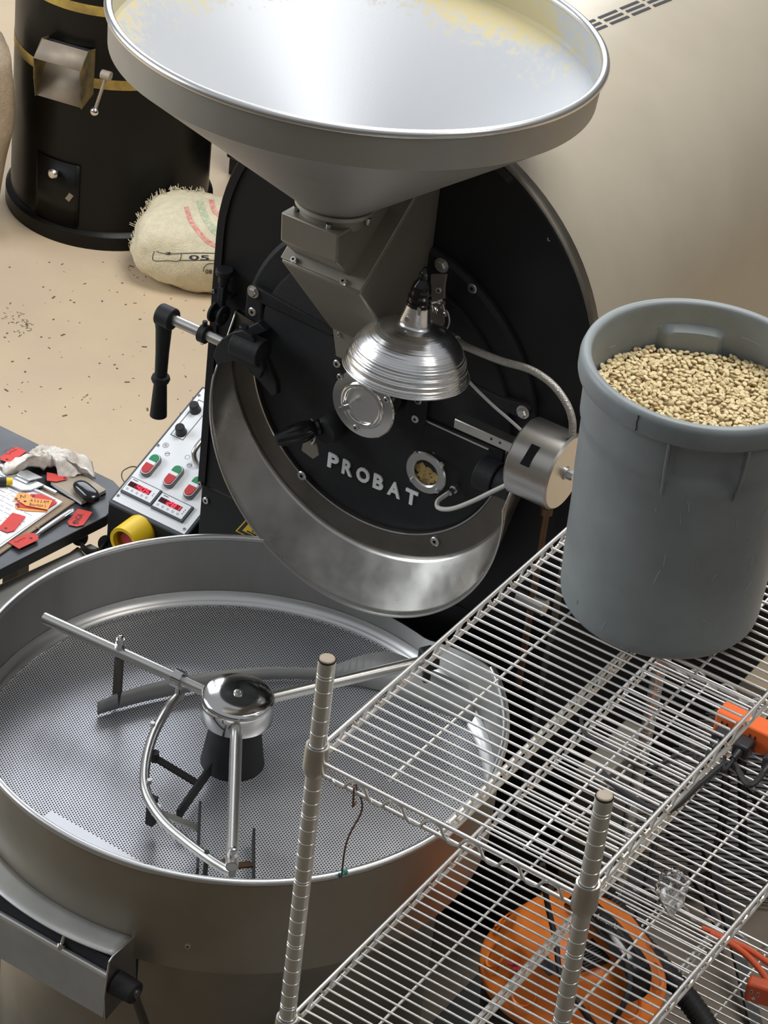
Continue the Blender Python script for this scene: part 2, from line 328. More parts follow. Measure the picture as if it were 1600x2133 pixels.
# bottom flange ring and chute trough
FC = np.array([-.060, .476, 1.172]); fr = (Xp, Zp, -Yp)  # angle measured in the face plane from +X to +Z
A0, A1 = math.radians(-189), math.radians(2)
b = MB(); b.lathe([(.2742, -.004), (.2742, .006), (.2775, .008), (.322, .008), (.322, -.004)], 90, FC, a0=A0, a1=A1, closed=True, e=fr); fl = b.build('ring_flange', 'flange', ro, angle=25)
b = MB(); b.lathe([(.2735, .0055), (.2765, .0088), (.2735, .0088)], 90, FC, a0=A0, a1=A1, closed=True, e=fr); b.build('bright_edge', 'chrome', fl)
LC = np.array([-.059, .405, 1.066])
def trough(u, v):
    a = A0 + (A1 + .1 - A0) * u; d = Xp * math.cos(a) + Zp * math.sin(a)
    p = FC - Yp * .008 + d * .322; q = LC + d * .3185; e = v ** 1.0
    return p * (1 - e) + q * e - d * .006 * math.sin(PI * v) * 0
b = MB(); b.grid(trough, 96, 10); tr = b.build('chute_trough', 'trough', ro, angle=60, solid=.003)
b = MB(); b.tube([LC + (Xp * math.cos(A0 + (A1 + .1 - A0) * i / 90) + Zp * math.sin(A0 + (A1 + .1 - A0) * i / 90)) * .3185 for i in range(91)], .0022, 6); b.build('trough_lip', 'satin', tr)
# black cap closing the upper end of the trough, shaft boss, arm
cap = []
for q in ((452, 762), (444, 742), (449, 722), (462, 706), (482, 693), (505, 688), (524, 700), (540, 735), (548, 772), (540, 790), (520, 770), (490, 752)): cap.append(AY(*q, .412))
MB().prism(cap, (0, .012, 0)).build('trough_cap', 'cast', ro, bevel=.002)
bs = MB(); p = AY(492, 712, .425); bs.cyl(p, p + Xp * .062, .027, n=28); bs.cyl(p + Xp * .062, p + Xp * .066, .024, .012, n=28); p2 = AY(508, 684, .425); bs.cyl(p2, p2 + Zp * .006, .009, n=12); bs.build('shaft_boss', 'cast', ro, bevel=.002)
q = [AY(*c, .43) for c in ((505, 745), (540, 722), (552, 745), (575, 800), (577, 822), (566, 826), (545, 800), (520, 775))]
MB().prism(q, (0, .014, 0)).build('trough_arm', 'cast', ro, bevel=.002)
q = [AY(*c, .46) for c in ((536, 672), (556, 690), (520, 705), (488, 722), (470, 712), (500, 690))]
MB().prism(q, (0, .018, 0)).build('shaft_bracket', 'cast', ro, bevel=.002)
# trough lever on the left: shaft, collar, arm with grip
lv = MB(); s0 = AY(352, 662, .43); s1 = AY(492, 712, .425); s1[2] = s0[2]; s1[1] = s0[1]; lv.cyl(s0, s1, .0105, n=20); lv = lv.build('lever_shaft', 'satin', ro)
b = MB(); k = s0 + (s1 - s0) * .52; b.cyl(k - Xp * .007, k + Xp * .008, .018, n=24); b.cyl(k + Zp * .016, k + Zp * .027, .005, n=10); b.build('shaft_collar', 'cast', lv, bevel=.001)
b = MB(); b.cyl(s0 - Xp * .022, s0 + Xp * .012, .0215, n=26); b.build('lever_hub', 'cast', lv, bevel=.003)
b = MB(); e0 = s0 - Xp * .010 ; t = [e0 + Zp * -.005, e0 - Zp * .03, e0 - Zp * .08, e0 - Zp * .130]; b.tube([x for x in t], [.019, .0155, .013, .012], 14); b.lathe([(.009, -.010), (.0165, -.006), (.0185, 0), (.0165, .006), (.009, .010)], 18, e0 - Zp * .139); b.tube([e0 - Zp * .145, e0 - Zp * .17, e0 - Zp * .222], [.0125, .014, .0168], 16); b.build('lever_arm', 'cast', lv)
# hood catch on the left of the plate
b = MB(); c = AY(466, 590, .485); b.cyl(c - Zp * .0, c + Zp * .02, .0105, n=18); b.cyl(c + Zp * .0195, c + Zp * .030, .0165, n=20); b.tube([c, c - Zp * .035], .0085, 10)
c2 = AY(458, 655, .47); b.cyl(c2 - Xp * .016, c2 - Xp * .010, .02, n=18); b.cyl(c2 + Xp * .004, c2 + Xp * .010, .02, n=18); b.cyl(c2 - Xp * .02, c2 + Xp * .014, .008, n=12); b.obox((c + c2) / 2 - Zp * .004, (Xp, Yp, Zp), (.006, .006, .03)); b.obox(AY(474, 612, .49), (Xp, Yp, Zp), (.014, .01, .004)); b.build('hood_catch', 'cast', ro, bevel=.0012)
# hinge bar across the face with its bracket limbs
zb = 1.25
for nm, poly, y, th in (('hinge_bar', [(528, 594), (515, 606), (520, 622), (692, 702), (700, 690), (545, 604)], .472, .014), ('hinge_bar', [(925, 762), (925, 795), (1080, 872), (1100, 868), (1104, 852), (1092, 843), (1040, 828), (985, 800)], .472, .014),
                        ('hinge_limb', [(513, 608), (545, 610), (545, 665), (548, 690), (508, 690), (511, 650)], .4735, .012)):
    MB().prism([AY(*c, y) for c in poly], (0, th, 0)).build(nm, 'cast', ro, bevel=.003)
q = [AY(*c, .488) for c in ((545, 700), (700, 760), (720, 900), (640, 870), (572, 800))]
# mounting plates
b = MB().prism([AY(*c, .462) for c in ((692, 678), (700, 742), (722, 752), (760, 745), (760, 690), (716, 668))], (0, .006, 0)); b.build('duct_base_plate', 'duct', ro, bevel=.001)
b = MB().prism([AY(*c, .474) for c in ((697, 738), (730, 742), (740, 790), (700, 800), (688, 775))], (0, .01, 0)); b.build('port_plate', 'cast', ro, bevel=.001)
b = MB().prism([AY(*c, .462) for c in ((850, 822), (892, 822), (884, 888), (872, 893), (842, 880))], (0, .006, 0)); b.build('port_plate', 'cast', ro, bevel=.001)
b = MB().prism([AY(*c, .440) for c in ((897, 572), (930, 572), (926, 596), (924, 676), (912, 690), (893, 688))], (0, .005, 0)); b.build('lamp_bracket', 'duct', ro, bevel=.001)
MB().prism([AY(*c, .4715) for c in ((888, 872), (1048, 942), (1040, 1010), (1000, 1000), (880, 930))], (0, .0035, 0)).build('gauge_panel', 'cast', ro, bevel=.001)
# screws and bolts of the face
for (u, v), y, r, kd in (((528, 607), .472, .0095, 'hex'), ((1090, 858), .470, .0095, 'hex'), ((921, 552), .486, .0105, 'hex'), ((527, 649), .476, .009, 'disc'), ((985, 600), .486, .0095, 'disc'), ((1146, 497), .4998, .004, 'disc'), ((630, 990), .468, .0095, 'disc'), ((907, 1127), .468, .0095, 'disc'), ((703, 757), .474, .008, 'disc'), ((872, 834), .462, .0075, 'disc'), ((866, 872), .462, .0075, 'disc'), ((915, 604), .44, .006, 'disc'), ((905, 940), .476, .004, 'acorn'), ((988, 975), .476, .004, 'acorn'), ((418, 1007), .495, .005, 'disc'), ((430, 1042), .503, .0075, 'disc'), ((446, 606), .495, .004, 'disc'), ((707, 696), .462, .004, 'disc')):
    b = MB(); screw(b, AY(u, v, y), -Yp, r, .004 if kd == 'disc' else r * .9, kd, 0, 1); b.build('bolt' if kd == 'hex' else 'screw', ['satin', 'ink'], ro)
# handle of the front door
hd = MB(); k0 = AY(700, 884, .476); hd.lathe([(.0, 0), (.024, 0), (.026, .004), (.026, .03), (.022, .038), (0, .038)], 28, k0, -Yp); hd = hd.build('door_knob_base', 'rubber', ro)
b = MB(); h0 = AY(668, 888, .445); h1 = AY(575, 917, .375); d = h1 - h0; b.tube([h0 + d * t for t in (0, .06, .12, .2, .4, .6, .8, .93, 1.0)], [.014, .016, .014, .018, .0205, .0195, .016, .0125, .011], 20); b.build('door_handle', 'gloss', hd)
b = MB(); b.prism([AY(*c, .44) for c in ((633, 915), (660, 925), (664, 948), (652, 956), (628, 938))], (0, .002, 0)); b.build('latch_tab', 'duct', hd)
b = MB(); b.tube([AY(*c, .438) for c in ((648, 872), (656, 880), (660, 896), (655, 918), (650, 925))], .0016, 6); b.build('latch_ring', 'satin', hd)
# cast lettering
lx = ((683, 970, .0235, 'P'), (713, 983, .0225, 'R'), (742, 1001, .0285, 'O'), (777, 1017, .022, 'B'), (807, 1030, .028, 'A'), (843, 1050, .0265, 'T'))
y_l = .476; z_l = AY(683, 970, y_l)[2]
for u, v, w_, ch in lx:
    b = MB(); p = AY(u, v, y_l); p = np.array([p[0], y_l, z_l]); text_on(b, ch, p, Xp, Zp, .0315, w_, lift=0.0, thick=.003, bold=.035, en=-Yp); b.build('letter', 'letter', ro, angle=20)
# sight glass
sg = AY(890, 983, .476); b = MB(); b.lathe([(.0255, -.004), (.0255, .0045), (.028, .007), (.0405, .007), (.0425, .004), (.0425, -.002)], 48, sg, -Yp); sgo = b.build('sight_glass_ring', 'satin', ro)
b = MB(); r3 = random.Random(5)
for k in range(150):
    a, rr = r3.uniform(0, 2 * PI), .024 * math.sqrt(r3.random()); x, z = rr * math.cos(a), rr * math.sin(a)
    if z > .010 - .35 * x: continue
    b.sphere(sg + Xp * x + Zp * z + Yp * .001, .0045, 8, sc=(r3.uniform(.8, 1.2), .5, r3.uniform(.6, .9)))
b.build('tumbling_beans', 'beanglass', sgo, kind='stuff')
b = MB(); b.lathe([(0, 0), (.0256, 0)], 32, sg + Yp * .003, -Yp); b.build('drum_window', 'ledbg', sgo)
for c in ((868, 944), (922, 966), (859, 999), (911, 1022)):
    b = MB(); screw(b, AY(*c, .469), -Yp, .0048, .005, 'acorn'); b.build('screw', 'satin', sgo)
# sampling port
pc = AY(757, 843, .405); b = MB(); b.lathe([(.044, -.001), (.046, .003), (.064, .003), (.066, 0), (.066, -.004), (.05, -.006), (.05, -.08)], 48, pc, -Yp); po = b.build('sample_port', 'chrome', ro, angle=28)
b = MB(); b.lathe([(.040 + .006 * math.cos(2 * PI * k / 10), .006 * math.sin(2 * PI * k / 10)) for k in range(10)], 48, pc - Yp * .002, -Yp, closed=True); b.build('port_ring', 'chrome', po, angle=60)
b = MB(); b.lathe([(0, .0015), (.036, .0015), (.037, -.004)], 40, pc, -Yp); b.build('port_cover', 'rim', po)
b = MB(); lk = AY(728, 843, .398); b.cyl(lk + Yp * .006, lk - Yp * .014, .006, n=12); b.obox(lk - Yp * .012, (Xp + Zp * .8, Yp, Zp - Xp), (.013, .003, .005)); b.build('wing_latch', 'chrome', po, bevel=.001)
for c in ((709, 784), (806, 832), (742, 890)):
    b = MB(); screw(b, AY(*c, .401), -Yp, .006, .004, 'disc', 0, 1); b.build('screw', ['satin', 'ink'], po)
# damper box, boss, channel bar, rods, hoses
dc = AY(1180, 985, .40); b = MB(); b.lathe([(0, 0), (.066, 0), (.07, -.004), (.07, -.083), (.066, -.087), (0, -.087)], 56, dc, Xp); db = b.build('damper_drum', 'satin', ro, angle=28)
b = MB(); aa = math.radians(38); nrm = -Yp * math.cos(aa) + Zp * math.sin(aa); tg = Yp * math.sin(aa) + Zp * math.cos(aa); b.obox(dc - Xp * .047 + nrm * .0685, (Xp, tg + Xp * .12, nrm), (.008, .020, .002)); b.build('drum_slot', 'matte', db)
b = MB(); screw(b, AY(1180, 986, .40), Xp, .009, .014, 'hex'); b.build('bolt', 'satin', db)
b = MB(); k0 = AY(1006, 985, .452); b.cyl(k0 - Xp * .006, k0 + Xp * .032, .032, n=28); b.cyl(k0 + Xp * .033, k0 + Xp * .075, .0285, n=28); b.build('damper_boss', 'cast', ro, bevel=.002)
b = MB(); c0 = AY(955, 868, .445); c1 = c0 + Xp * .17; b.obox((c0 + c1) / 2, (Xp, Yp, Zp), (.085, .012, .002)); b.obox((c0 + c1) / 2 - Yp * .011 - Zp * .008, (Xp, Yp, Zp), (.085, .0015, .009)); b.obox((c0 + c1) / 2 + Yp * .011 - Zp * .008, (Xp, Yp, Zp), (.085, .0015, .009)); cb = b.build('channel_bar', 'satin', ro, bevel=.0008)
for t in (.02, .072, .09):
    b = MB(); b.cyl(c0 + Xp * (t + .005) - Yp * .012 - Zp * .006, c0 + Xp * (t + .005) - Yp * .0135 - Zp * .006, .0022 if t > .03 else .0055, n=12); b.build('rivet', 'ink' if t > .03 else 'satin', cb)
b = MB(); b.tube([AY(880, 873, .47), AY(1018, 936, .47)], .0018, 8); b.build('linkage_rod', 'wire', ro)
b = MB(); b.tube(smooth_path([AY(*c, yy) for c, yy in (((935, 706), .44), ((985, 728), .43), ((1045, 752), .425), ((1105, 770), .42), ((1150, 800), .415), ((1180, 840), .41), ((1192, 875), .405), ((1192, 905), .40))]), .0068, 12); b.build('braided_hose', 'braid', ro)
b = MB(); b.cyl(AY(928, 700, .45), AY(950, 712, .438), .011, n=14); b.cyl(AY(942, 707, .44), AY(968, 722, .434), .0085, n=6); b.build('hose_fitting', 'braid', ro)
b = MB(); b.tube(smooth_path([AY(*c, .42) for c in ((940, 745), (975, 792), (1020, 838), (1060, 873), (1096, 905))]), .0028, 8); b.build('conduit', 'cable', ro)
b = MB(); b.tube(smooth_path([AY(*c, yy) for c, yy in (((948, 1018), .465), ((930, 1030), .45), ((912, 1044), .43), ((914, 1058), .42), ((940, 1060), .41), ((980, 1046), .40), ((1030, 1022), .40), ((1066, 1005), .40))]), .0043, 10); pr = b.build('probe_cable', 'cable', ro)
b = MB(); a0_ = AY(953, 1013, .472); a1_ = AY(936, 1027, .448); b.cyl(a0_, a1_, .006, n=6); b.cyl(a0_ + (a1_ - a0_) * .25, a0_ + (a1_ - a0_) * .5, .0085, n=6); b.build('probe_nut', 'satin', pr)
b = MB(); q0 = AY(1139, 1062, .46); b.cyl(q0, q0 * [1, 1, 0] + Zp * .70, .0065, n=14); b.cyl(q0 + Zp * .006, q0 - Zp * .008, .0115, n=14); b.build('copper_pipe', 'copper', ro)
b = MB(); q1 = q0 * [1, 1, 0] + Zp * .90; b.cyl(q1 - Xp * .028, q1 + Xp * .028, .016, n=16); b.build('pipe_valve', 'satin', ro)
# warning triangle on the lower panel
tri = [AY(*c, .5015) for c in ((497, 1104), (517, 1080), (566, 1148))]; tri = [np.array([AY(495, 1106, .5015)[0], .5015, AY(495, 1106, .5015)[2]]), AY(567, 1149, .5015), AY(520, 1076, .5015)]
tl = tri[0]; trr = np.array([tl[0] + .096, tl[1], tl[2]]); tp = np.array([tl[0] + .048, tl[1], tl[2] + .083])
def rtri(k, y): c = (tl + trr + tp) / 3; return [np.array([(c + (q - c) * k)[0], y, (c + (q - c) * k)[2]]) for q in (tl, trr, tp)]
ws = MB(); ws.prism(rtri(1.12, .5028), (0, -.0006, 0)); ws = ws.build('warning_sign', 'yellow', ro, bevel=.0)
b = MB(); b.prism(rtri(1.03, .5022), (0, -.0003, 0)); b.build('sign_border', 'ink', ws)
b = MB(); b.prism(rtri(.78, .5019), (0, -.0003, 0)); b.build('sign_field', 'yellow', ws)
b = MB(); cc = (tl + trr + tp) / 3
for dx in (-.014, 0, .014): b.tube([cc + Xp * (dx + .004 * math.sin(t * 5)) + Zp * (-.012 + t * .03) - Yp * .0008 - Yp * (cc[1] - .5019) for t in np.linspace(0, 1, 9)], .0016, 5)
b.tube([cc + Xp * -.026 - Zp * .017 - Yp * (.0008 + cc[1] - .5019), cc + Xp * .026 - Zp * .017 - Yp * (.0008 + cc[1] - .5019)], .0015, 5); b.build('heat_symbol', 'ink', ws)
# feed duct, box and hopper
DX0, DX1 = -.162, 0.0
prof = [(.265, 1.506), (.5, 1.699), (.5, 1.272), (.447, 1.289)]
b = MB(); b.prism([(DX0, y, z) for y, z in prof], (DX1 - DX0, 0, 0)); du = b.build('feed_duct', 'duct', ro, bevel=.004)
dv = np.array([0, .235, .193]); dv /= np.linalg.norm(dv); dn = np.cross(Xp, dv)
B0 = np.array([0, .265, 1.506])
b = MB(); L_ = .285; b.obox(B0 + Xp * (DX0 + DX1) / 2 + dv * (L_ / 2 + .004) + dn * .003, (Xp, dv, dn), ((DX1 - DX0) / 2 + .001, L_ / 2, .003)); fg = b.build('duct_flange', 'duct', ro, bevel=.0015)
for c in ((613, 543), (716, 588)):
    pt = AP(*c, B0 + dn * .006, dn); b = MB(); screw(b, pt, dn, .0062, .007, 'disc', 0, 1); b.build('screw', ['satin', 'ink'], fg)
BX0, BX1 = -.147, -.032
sec = [(.228, 1.622), (.233, 1.565), (.281, 1.5195), (.455, 1.662), (.40, 1.612)]
sec = [(.229, 1.622), (.234, 1.566), (.281, 1.5215), (.392, 1.6125)]
b = MB(); b.prism([(BX0, y, z) for y, z in sec], (BX1 - BX0, 0, 0)); b.build('feed_box', 'duct', ro, bevel=.003)
HC = np.array([-.098, .312, 1.948]); HN = np.array([-.009, .07, 1.]); HN /= np.linalg.norm(HN); HR = .4085
NK = np.array([-.0875, .300, 1.617]); HA = (HC - NK); HL = HA @ HN
b = MB(); b.lathe([(.050, -.012), (.062, -.008), (.062, .018)], 40, NK, HN); nk = b.build('hopper_neck', 'duct', ro)
b = MB(); b.lathe([(.055, .012), (.068, .012), (.068, .019), (.055, .019)], 44, NK, HN, closed=True); b.build('neck_flange', 'hopout', nk, angle=25)
for c in ((617, 426), (688, 455), (768, 452)):
    d = None; p = AZ(*c, 1.632); d = (p - NK); d[2] = 0; d /= np.linalg.norm(d); b = MB(); screw(b, NK + d * .066 + HN * .012, -HN, .005, .014, 'acorn'); b.build('bolt', 'satin', nk)
hh = HL; cz0 = hh - .062
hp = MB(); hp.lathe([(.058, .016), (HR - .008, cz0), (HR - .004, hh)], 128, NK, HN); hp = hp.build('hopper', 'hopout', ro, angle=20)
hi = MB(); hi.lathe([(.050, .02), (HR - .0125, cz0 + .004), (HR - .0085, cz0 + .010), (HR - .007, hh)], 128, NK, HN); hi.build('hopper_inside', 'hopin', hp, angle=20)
b = MB(); b.lathe([(HR - .0045 + .0075 * math.cos(2 * PI * k / 12), hh + .0075 * math.sin(2 * PI * k / 12)) for k in range(12)], 128, NK, HN, closed=True); b.build('hopper_rim', 'rim', hp, angle=60)
# ============================================================ cooling tray
ct = thing('cooling_tray', 'round steel cooling tray with perforated floor and stirring arms below the roaster', 'cooling tray', (0, 0, 0))
b = MB(); b.lathe([(.40, 0), (.40, .592)], 96, cap=True); b.build('tray_base', 'trayout', ct, angle=40)
def wall_top(a): # lowered edge where the roaster's chute reaches over
    d = (math.degrees(a)) % 360
    if d < 50 or d > 112: return .800
    if d < 76: t = (d - 50) / 26; return .800 - .088 * t
    if d < 107: return .712
    return .712 + .088 * (d - 107) / 5
NW = 192; b = MB(); vs = []
for i in range(NW):
    a = 2 * PI * i / NW; c, s_ = math.cos(a), math.sin(a); zt = wall_top(a)
    vs += [(r * c, r * s_, z) for r, z in ((.40, .588), (.470, .590), (.474, .594), (.474, zt), (.4705, zt), (.4705, .60))]
b.add(vs, [(i * 6 + k, ((i + 1) % NW) * 6 + k, ((i + 1) % NW) * 6 + k + 1, i * 6 + k + 1) for i in range(NW) for k in (0, 1, 2)], 0)
b.add(vs, [(i * 6 + k, ((i + 1) % NW) * 6 + k, ((i + 1) % NW) * 6 + k + 1, i * 6 + k + 1) for i in range(NW) for k in (3, 4)], 1)
b.build('tray_wall', ['trayout', 'traywall'], ct, angle=40)
b = MB(); pts = []
for k in range(0, 181):
    a = math.radians(112 + k * (360 - 62) / 180); pts.append((.4735 * math.cos(a), .4735 * math.sin(a), .800))
b.tube(pts, .0068, 10); b.build('tray_rim', 'rim', ct, angle=60)
b = MB(); b.lathe([(.4700, .676), (.466, .668), (.459, .660), (.452, .6565), (.4515, .652)], 128); b.build('sieve_ring', 'rim', ct, angle=60)
b = MB(); b.lathe([(.0, .612), (.468, .612)], 64); b.build('plenum_floor', 'ink', ct)
# perforated floor: hexagonal cells, each with its hole
def sieve():
    p = .00545; R = .4535; rh = p * .33; dy = p * math.sqrt(3) / 2; rot = math.radians(29)
    nx = int(R / p) + 2; ny = int(R / dy) + 2
    J, I = np.mgrid[-ny:ny + 1, -nx:nx + 1]; X = (I + .5 * (J % 2)) * p; Y = J * dy
    keep = (np.hypot(X, Y) < R); X, Y = X[keep], Y[keep]
    cr, sr = math.cos(rot), math.sin(rot); CX, CY = X * cr - Y * sr, X * sr + Y * cr
    A_, B_ = AZ(108, 1690, .652)[:2], AZ(280, 1786, .652)[:2]; t_ = (B_ - A_) / np.linalg.norm(B_ - A_); n_ = np.array([t_[1], -t_[0]]); n_ = n_ * np.sign(n_ @ A_)
    blank = ((CX - A_[0]) * n_[0] + (CY - A_[1]) * n_[1] > 0) & ((CX - A_[0]) * t_[0] + (CY - A_[1]) * t_[1] > 0)
    ang = np.radians(30 + 60 * np.arange(6)); N = len(CX)
    ho = np.stack([np.cos(ang + rot), np.sin(ang + rot)], 1) * p / math.sqrt(3) * 1.0005; hi_ = np.stack([np.cos(ang + rot), np.sin(ang + rot)], 1) * rh
    C = np.stack([CX, CY], 1)[:, None, :]; r_in = np.where(blank, .02, 1.)[:, None, None]
    V = np.concatenate([C + ho[None], C + hi_[None] * r_in], 1); V3 = np.concatenate([V, np.full((N, 12, 1), .652)], 2).reshape(-1, 3)
    k = np.arange(6); q = np.stack([k, (k + 1) % 6, (k + 1) % 6 + 6, k + 6], 1)
    F = (q[None] + (np.arange(N) * 12)[:, None, None]).reshape(-1, 4)
    me = bpy.data.meshes.new('perforated_floor'); me.vertices.add(len(V3)); me.vertices.foreach_set('co', V3.ravel()); me.loops.add(F.size); me.loops.foreach_set('vertex_index', F.ravel().astype(np.int32))
    me.polygons.add(len(F)); me.polygons.foreach_set('loop_start', (np.arange(len(F)) * 4).astype(np.int32)); me.update(calc_edges=True); me.materials.append(M['sieve'])
    link('perforated_floor', me, ct, kind='stuff')
sieve()
# hub, column, arms
b = MB(); b.lathe([(.058, .650), (.056, .66), (.043, .752), (.03, .756)], 40); b.build('hub_column', 'rubber', ct)
b = MB(); b.lathe([(.0, .755), (.062, .755), (.0655, .759), (.0655, .797), (.063, .803), (.058, .8065), (.03, .808), (0, .8083)], 64); hb = b.build('stirrer_hub', 'chrome', ct, angle=60)
b = MB(); b.lathe([(.0085, 0), (.0085, .0025), (.006, .0035), (.0045, .0035), (.0042, .001), (0, .001)], 20, (0, 0, .808)); b.build('hub_screw', 'satin', hb)
ends = [AZ(92, 1287, .78), AZ(905, 1372, .78), AZ(483, 1806, .78)]; arms = []
for e in ends:
    d = e / np.linalg.norm(e[:2]) * [1, 1, 0]; st = d * .060 + Zp * .78; st[2] = .78
    b = MB(); b.tube([st, e], .0108, 18); b.lathe([(.0085, 0), (.0085, .0)], 8, e, d); arms.append((b.build('stirrer_arm', 'satin', ct, angle=40), d, e))
dA = arms[0][1]; dC = arms[2][1]
b = MB(); k = AZ(374, 1413, .78); k = dA * np.linalg.norm(k[:2]) + Zp * .78; b.lathe([(.0108, -.009), (.0172, -.009), (.0172, .009), (.0108, .009)], 28, k, dA); b.cyl(k - Zp * .012, k - Zp * .05, .006, n=12); b.build('arm_collar', 'chrome', arms[0][0])
# curved carrier tube
cv = [(.0, 0)]
cpt = [AZ(*c, zz) for c, zz in (((376, 1446), .742), ((350, 1475), .741), ((318, 1535), .74), ((302, 1600), .74), ((306, 1655), .741), ((340, 1710), .743), ((390, 1755), .747), ((440, 1792), .754), ((472, 1812), .758), ((484, 1818), .762))]
b = MB(); b.tube(smooth_path(cpt, 8), .0088, 14); cu = b.build('curved_tube', 'satin', ct, angle=50)
for c in ((318, 1508), (311, 1627)):
    b = MB(); p = AZ(*c, .748); b.cyl(p - Zp * .004, p + Zp * .0035, .0042, n=10); b.build('weld_stud', 'satin', cu)
b = MB(); p = AZ(430, 1785, .75); b.cyl(p - Zp * .09, p + Zp * .013, .0045, n=12); b.build('paddle_pin', 'rubber', cu)
b = MB(); p = arms[2][2] - dC * .016; b.cyl(p + Zp * .009, p + Zp * .017, .0085, n=6); screw(b, p + Zp * .017, Zp, .0075, .013, 'acorn'); b.build('acorn_nut', 'chrome', arms[2][0])
b = MB(); b.lathe([(.0082, -.012), (.0095, .0006)], 20, arms[2][2], dC); b.lathe([(0, -.012), (.0082, -.012)], 20, arms[2][2], dC); b.build('tube_end', 'ink', arms[2][0])
# post and plough blade
pA = AZ(262, 1348, .78); pA = dA * np.linalg.norm(pA[:2]) + Zp * .78
b = MB(); b.cyl(pA + Zp * .009, pA + Zp * .016, .0092, n=6); b.cyl(pA + Zp * .016, pA + Zp * .022, .0085, n=6); screw(b, pA + Zp * .022, Zp, .0078, .016, 'acorn'); b.build('acorn_nut', 'chrome', arms[0][0])
b = MB(); b.cyl(pA - Zp * .010, pA - Zp * .020, .0085, n=6); b.obox(pA - Zp * .068, (dA, np.cross(Zp, dA), Zp), (.0075, .0045, .05)); b.cyl(pA - Zp * .02, pA - Zp * .03, .0075, n=6); b.build('blade_post', 'flange', arms[0][0])
bl = [(203, 1488, .028), (250, 1474, .034), (300, 1461, .038), (350, 1450, .040), (400, 1440, .040), (480, 1424, .034), (560, 1415, .030), (646, 1415, .030), (702, 1424, .046), (760, 1431, .074), (822, 1447, .094), (900, 1478, .092), (989, 1512, .080)]
bp = [(AZ(u, v, .656), h) for u, v, h in bl]
bs_ = smooth_path([p for p, h in bp], 4); bt2 = smooth_path([AZ(*q) for q in ((203, 1462, .684), (250, 1443, .688), (300, 1427, .690), (350, 1415, .690), (400, 1405, .690), (480, 1395, .686), (560, 1389, .684), (646, 1391, .684), (702, 1383, .690), (760, 1363, .699), (822, 1360, .704), (900, 1395, .704), (1000, 1437, .700))], 4)
b = MB(); n = len(bs_); b.add(list(bs_) + list(bt2), [(i, i + 1, n + i + 1, n + i) for i in range(n - 1)]); b.build('plough_blade', 'sheet', ct, solid=.0025)
p = arms[1][2] - arms[1][1] * .012
b = MB(); b.cyl(p + Zp * .012, p - Zp * .05, .008, n=12); b.obox(p + Zp * .004, (arms[1][1], np.cross(Zp, arms[1][1]), Zp), (.014, .019, .016)); b.build('blade_bracket', 'rubber', arms[1][0], bevel=.004)
# small paddles hung under the curved tube
def paddle(a0, a1, e0, e1, m_='rubber', h=.03):
    A, B_ = AZ(*a0, .725), AZ(*a1, .69); b = MB(); d = B_ - A; L2 = np.linalg.norm(d); u_ = d / L2; w = np.cross(Zp, u_); w /= np.linalg.norm(w)
    b.obox((A + B_) / 2, (u_, w, np.cross(u_, w)), (L2 / 2, .0075, .002)); b.cyl(A + Zp * .012, A - Zp * .006, .008, n=10)
    o_ = b.build('paddle_arm', m_, ct); E0, E1 = AZ(*e0, .69), AZ(*e1, .69); d = E1 - E0; L3 = np.linalg.norm(d); u2 = d / L3; w2 = np.cross(Zp, u2)
    b = MB(); b.obox((E0 + E1) / 2 - Zp * (h / 2 - .004), (u2, w2, Zp), (L3 / 2, .0022, h / 2)); b.build('paddle_plate', 'rubber', o_)
paddle((322, 1578), (408, 1630), (440, 1590), (370, 1690))
paddle((325, 1690), (412, 1725), (417, 1672), (412, 1812), 'satin')
paddle((466, 1806), (526, 1800), (529, 1728), (529, 1836), 'copper')
b = MB(); b.obox(AZ(316, 1688, .70), (Xp, Yp, Zp), (.007, .007, .03)); b.build('paddle_arm', 'rubber', ct)
# wall screw, discharge chute with door and lever
for c in ((391, 1971), (566, 1276)):
    u, v = c; d = _ray(u, v); a_ = d[0] ** 2 + d[1] ** 2; R_ = .474 if v > 1500 else .463; b_ = 2 * (CAM[0] * d[0] + CAM[1] * d[1]); c_ = CAM[0] ** 2 + CAM[1] ** 2 - R_ * R_; sq = math.sqrt(b_ * b_ - 4 * a_ * c_); h = CAM + d * ((-b_ - sq) / 2 / a_ if v > 1500 else (-b_ + sq) / 2 / a_)
    nn = h * [1, 1, 0]; nn = nn / np.linalg.norm(nn) * (1 if v > 1500 else -1); b = MB(); screw(b, h, nn, .0055 if v > 1500 else .0025, .002, 'disc', 0, 1); b.build('screw', ['satin', 'ink'], ct)
SX0, SX1 = -.34, .127
def sheet(u, v):
    x = SX0 + (SX1 - SX0) * u; yi = -math.sqrt(.4745 ** 2 - x * x) ; yo = -math.sqrt(max(.527 ** 2 - x * x, .01)); return (x, yi * (1 - v) + yo * v, .640)
b = MB(); b.grid(sheet, 40, 4); ch = b.build('chute_hood', 'sheet', ct, solid=.002)
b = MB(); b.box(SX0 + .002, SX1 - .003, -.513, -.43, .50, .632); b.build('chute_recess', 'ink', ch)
b = MB(); b.prism([(SX1, -.452, .641), (SX1, -.512, .641), (SX1, -.522, .634), (SX1, -.530, .560), (SX1, -.524, .500), (SX1, -.44, .520)], (.003, 0, 0)); b.build('chute_side', 'satin', ch, bevel=.001)
b = MB(); b.obox((SX0 / 2 + SX1 / 2, -.5235, .552), (Xp, Yp + Zp * .12, Zp), ((SX1 - SX0) / 2, .002, .046)); dr = b.build('chute_door', 'sheet', ct, bevel=.001)
b = MB(); b.tube([(SX0, -.519, .598), (SX1, -.519, .598)], .0068, 14); b.build('door_rod', 'post', dr)
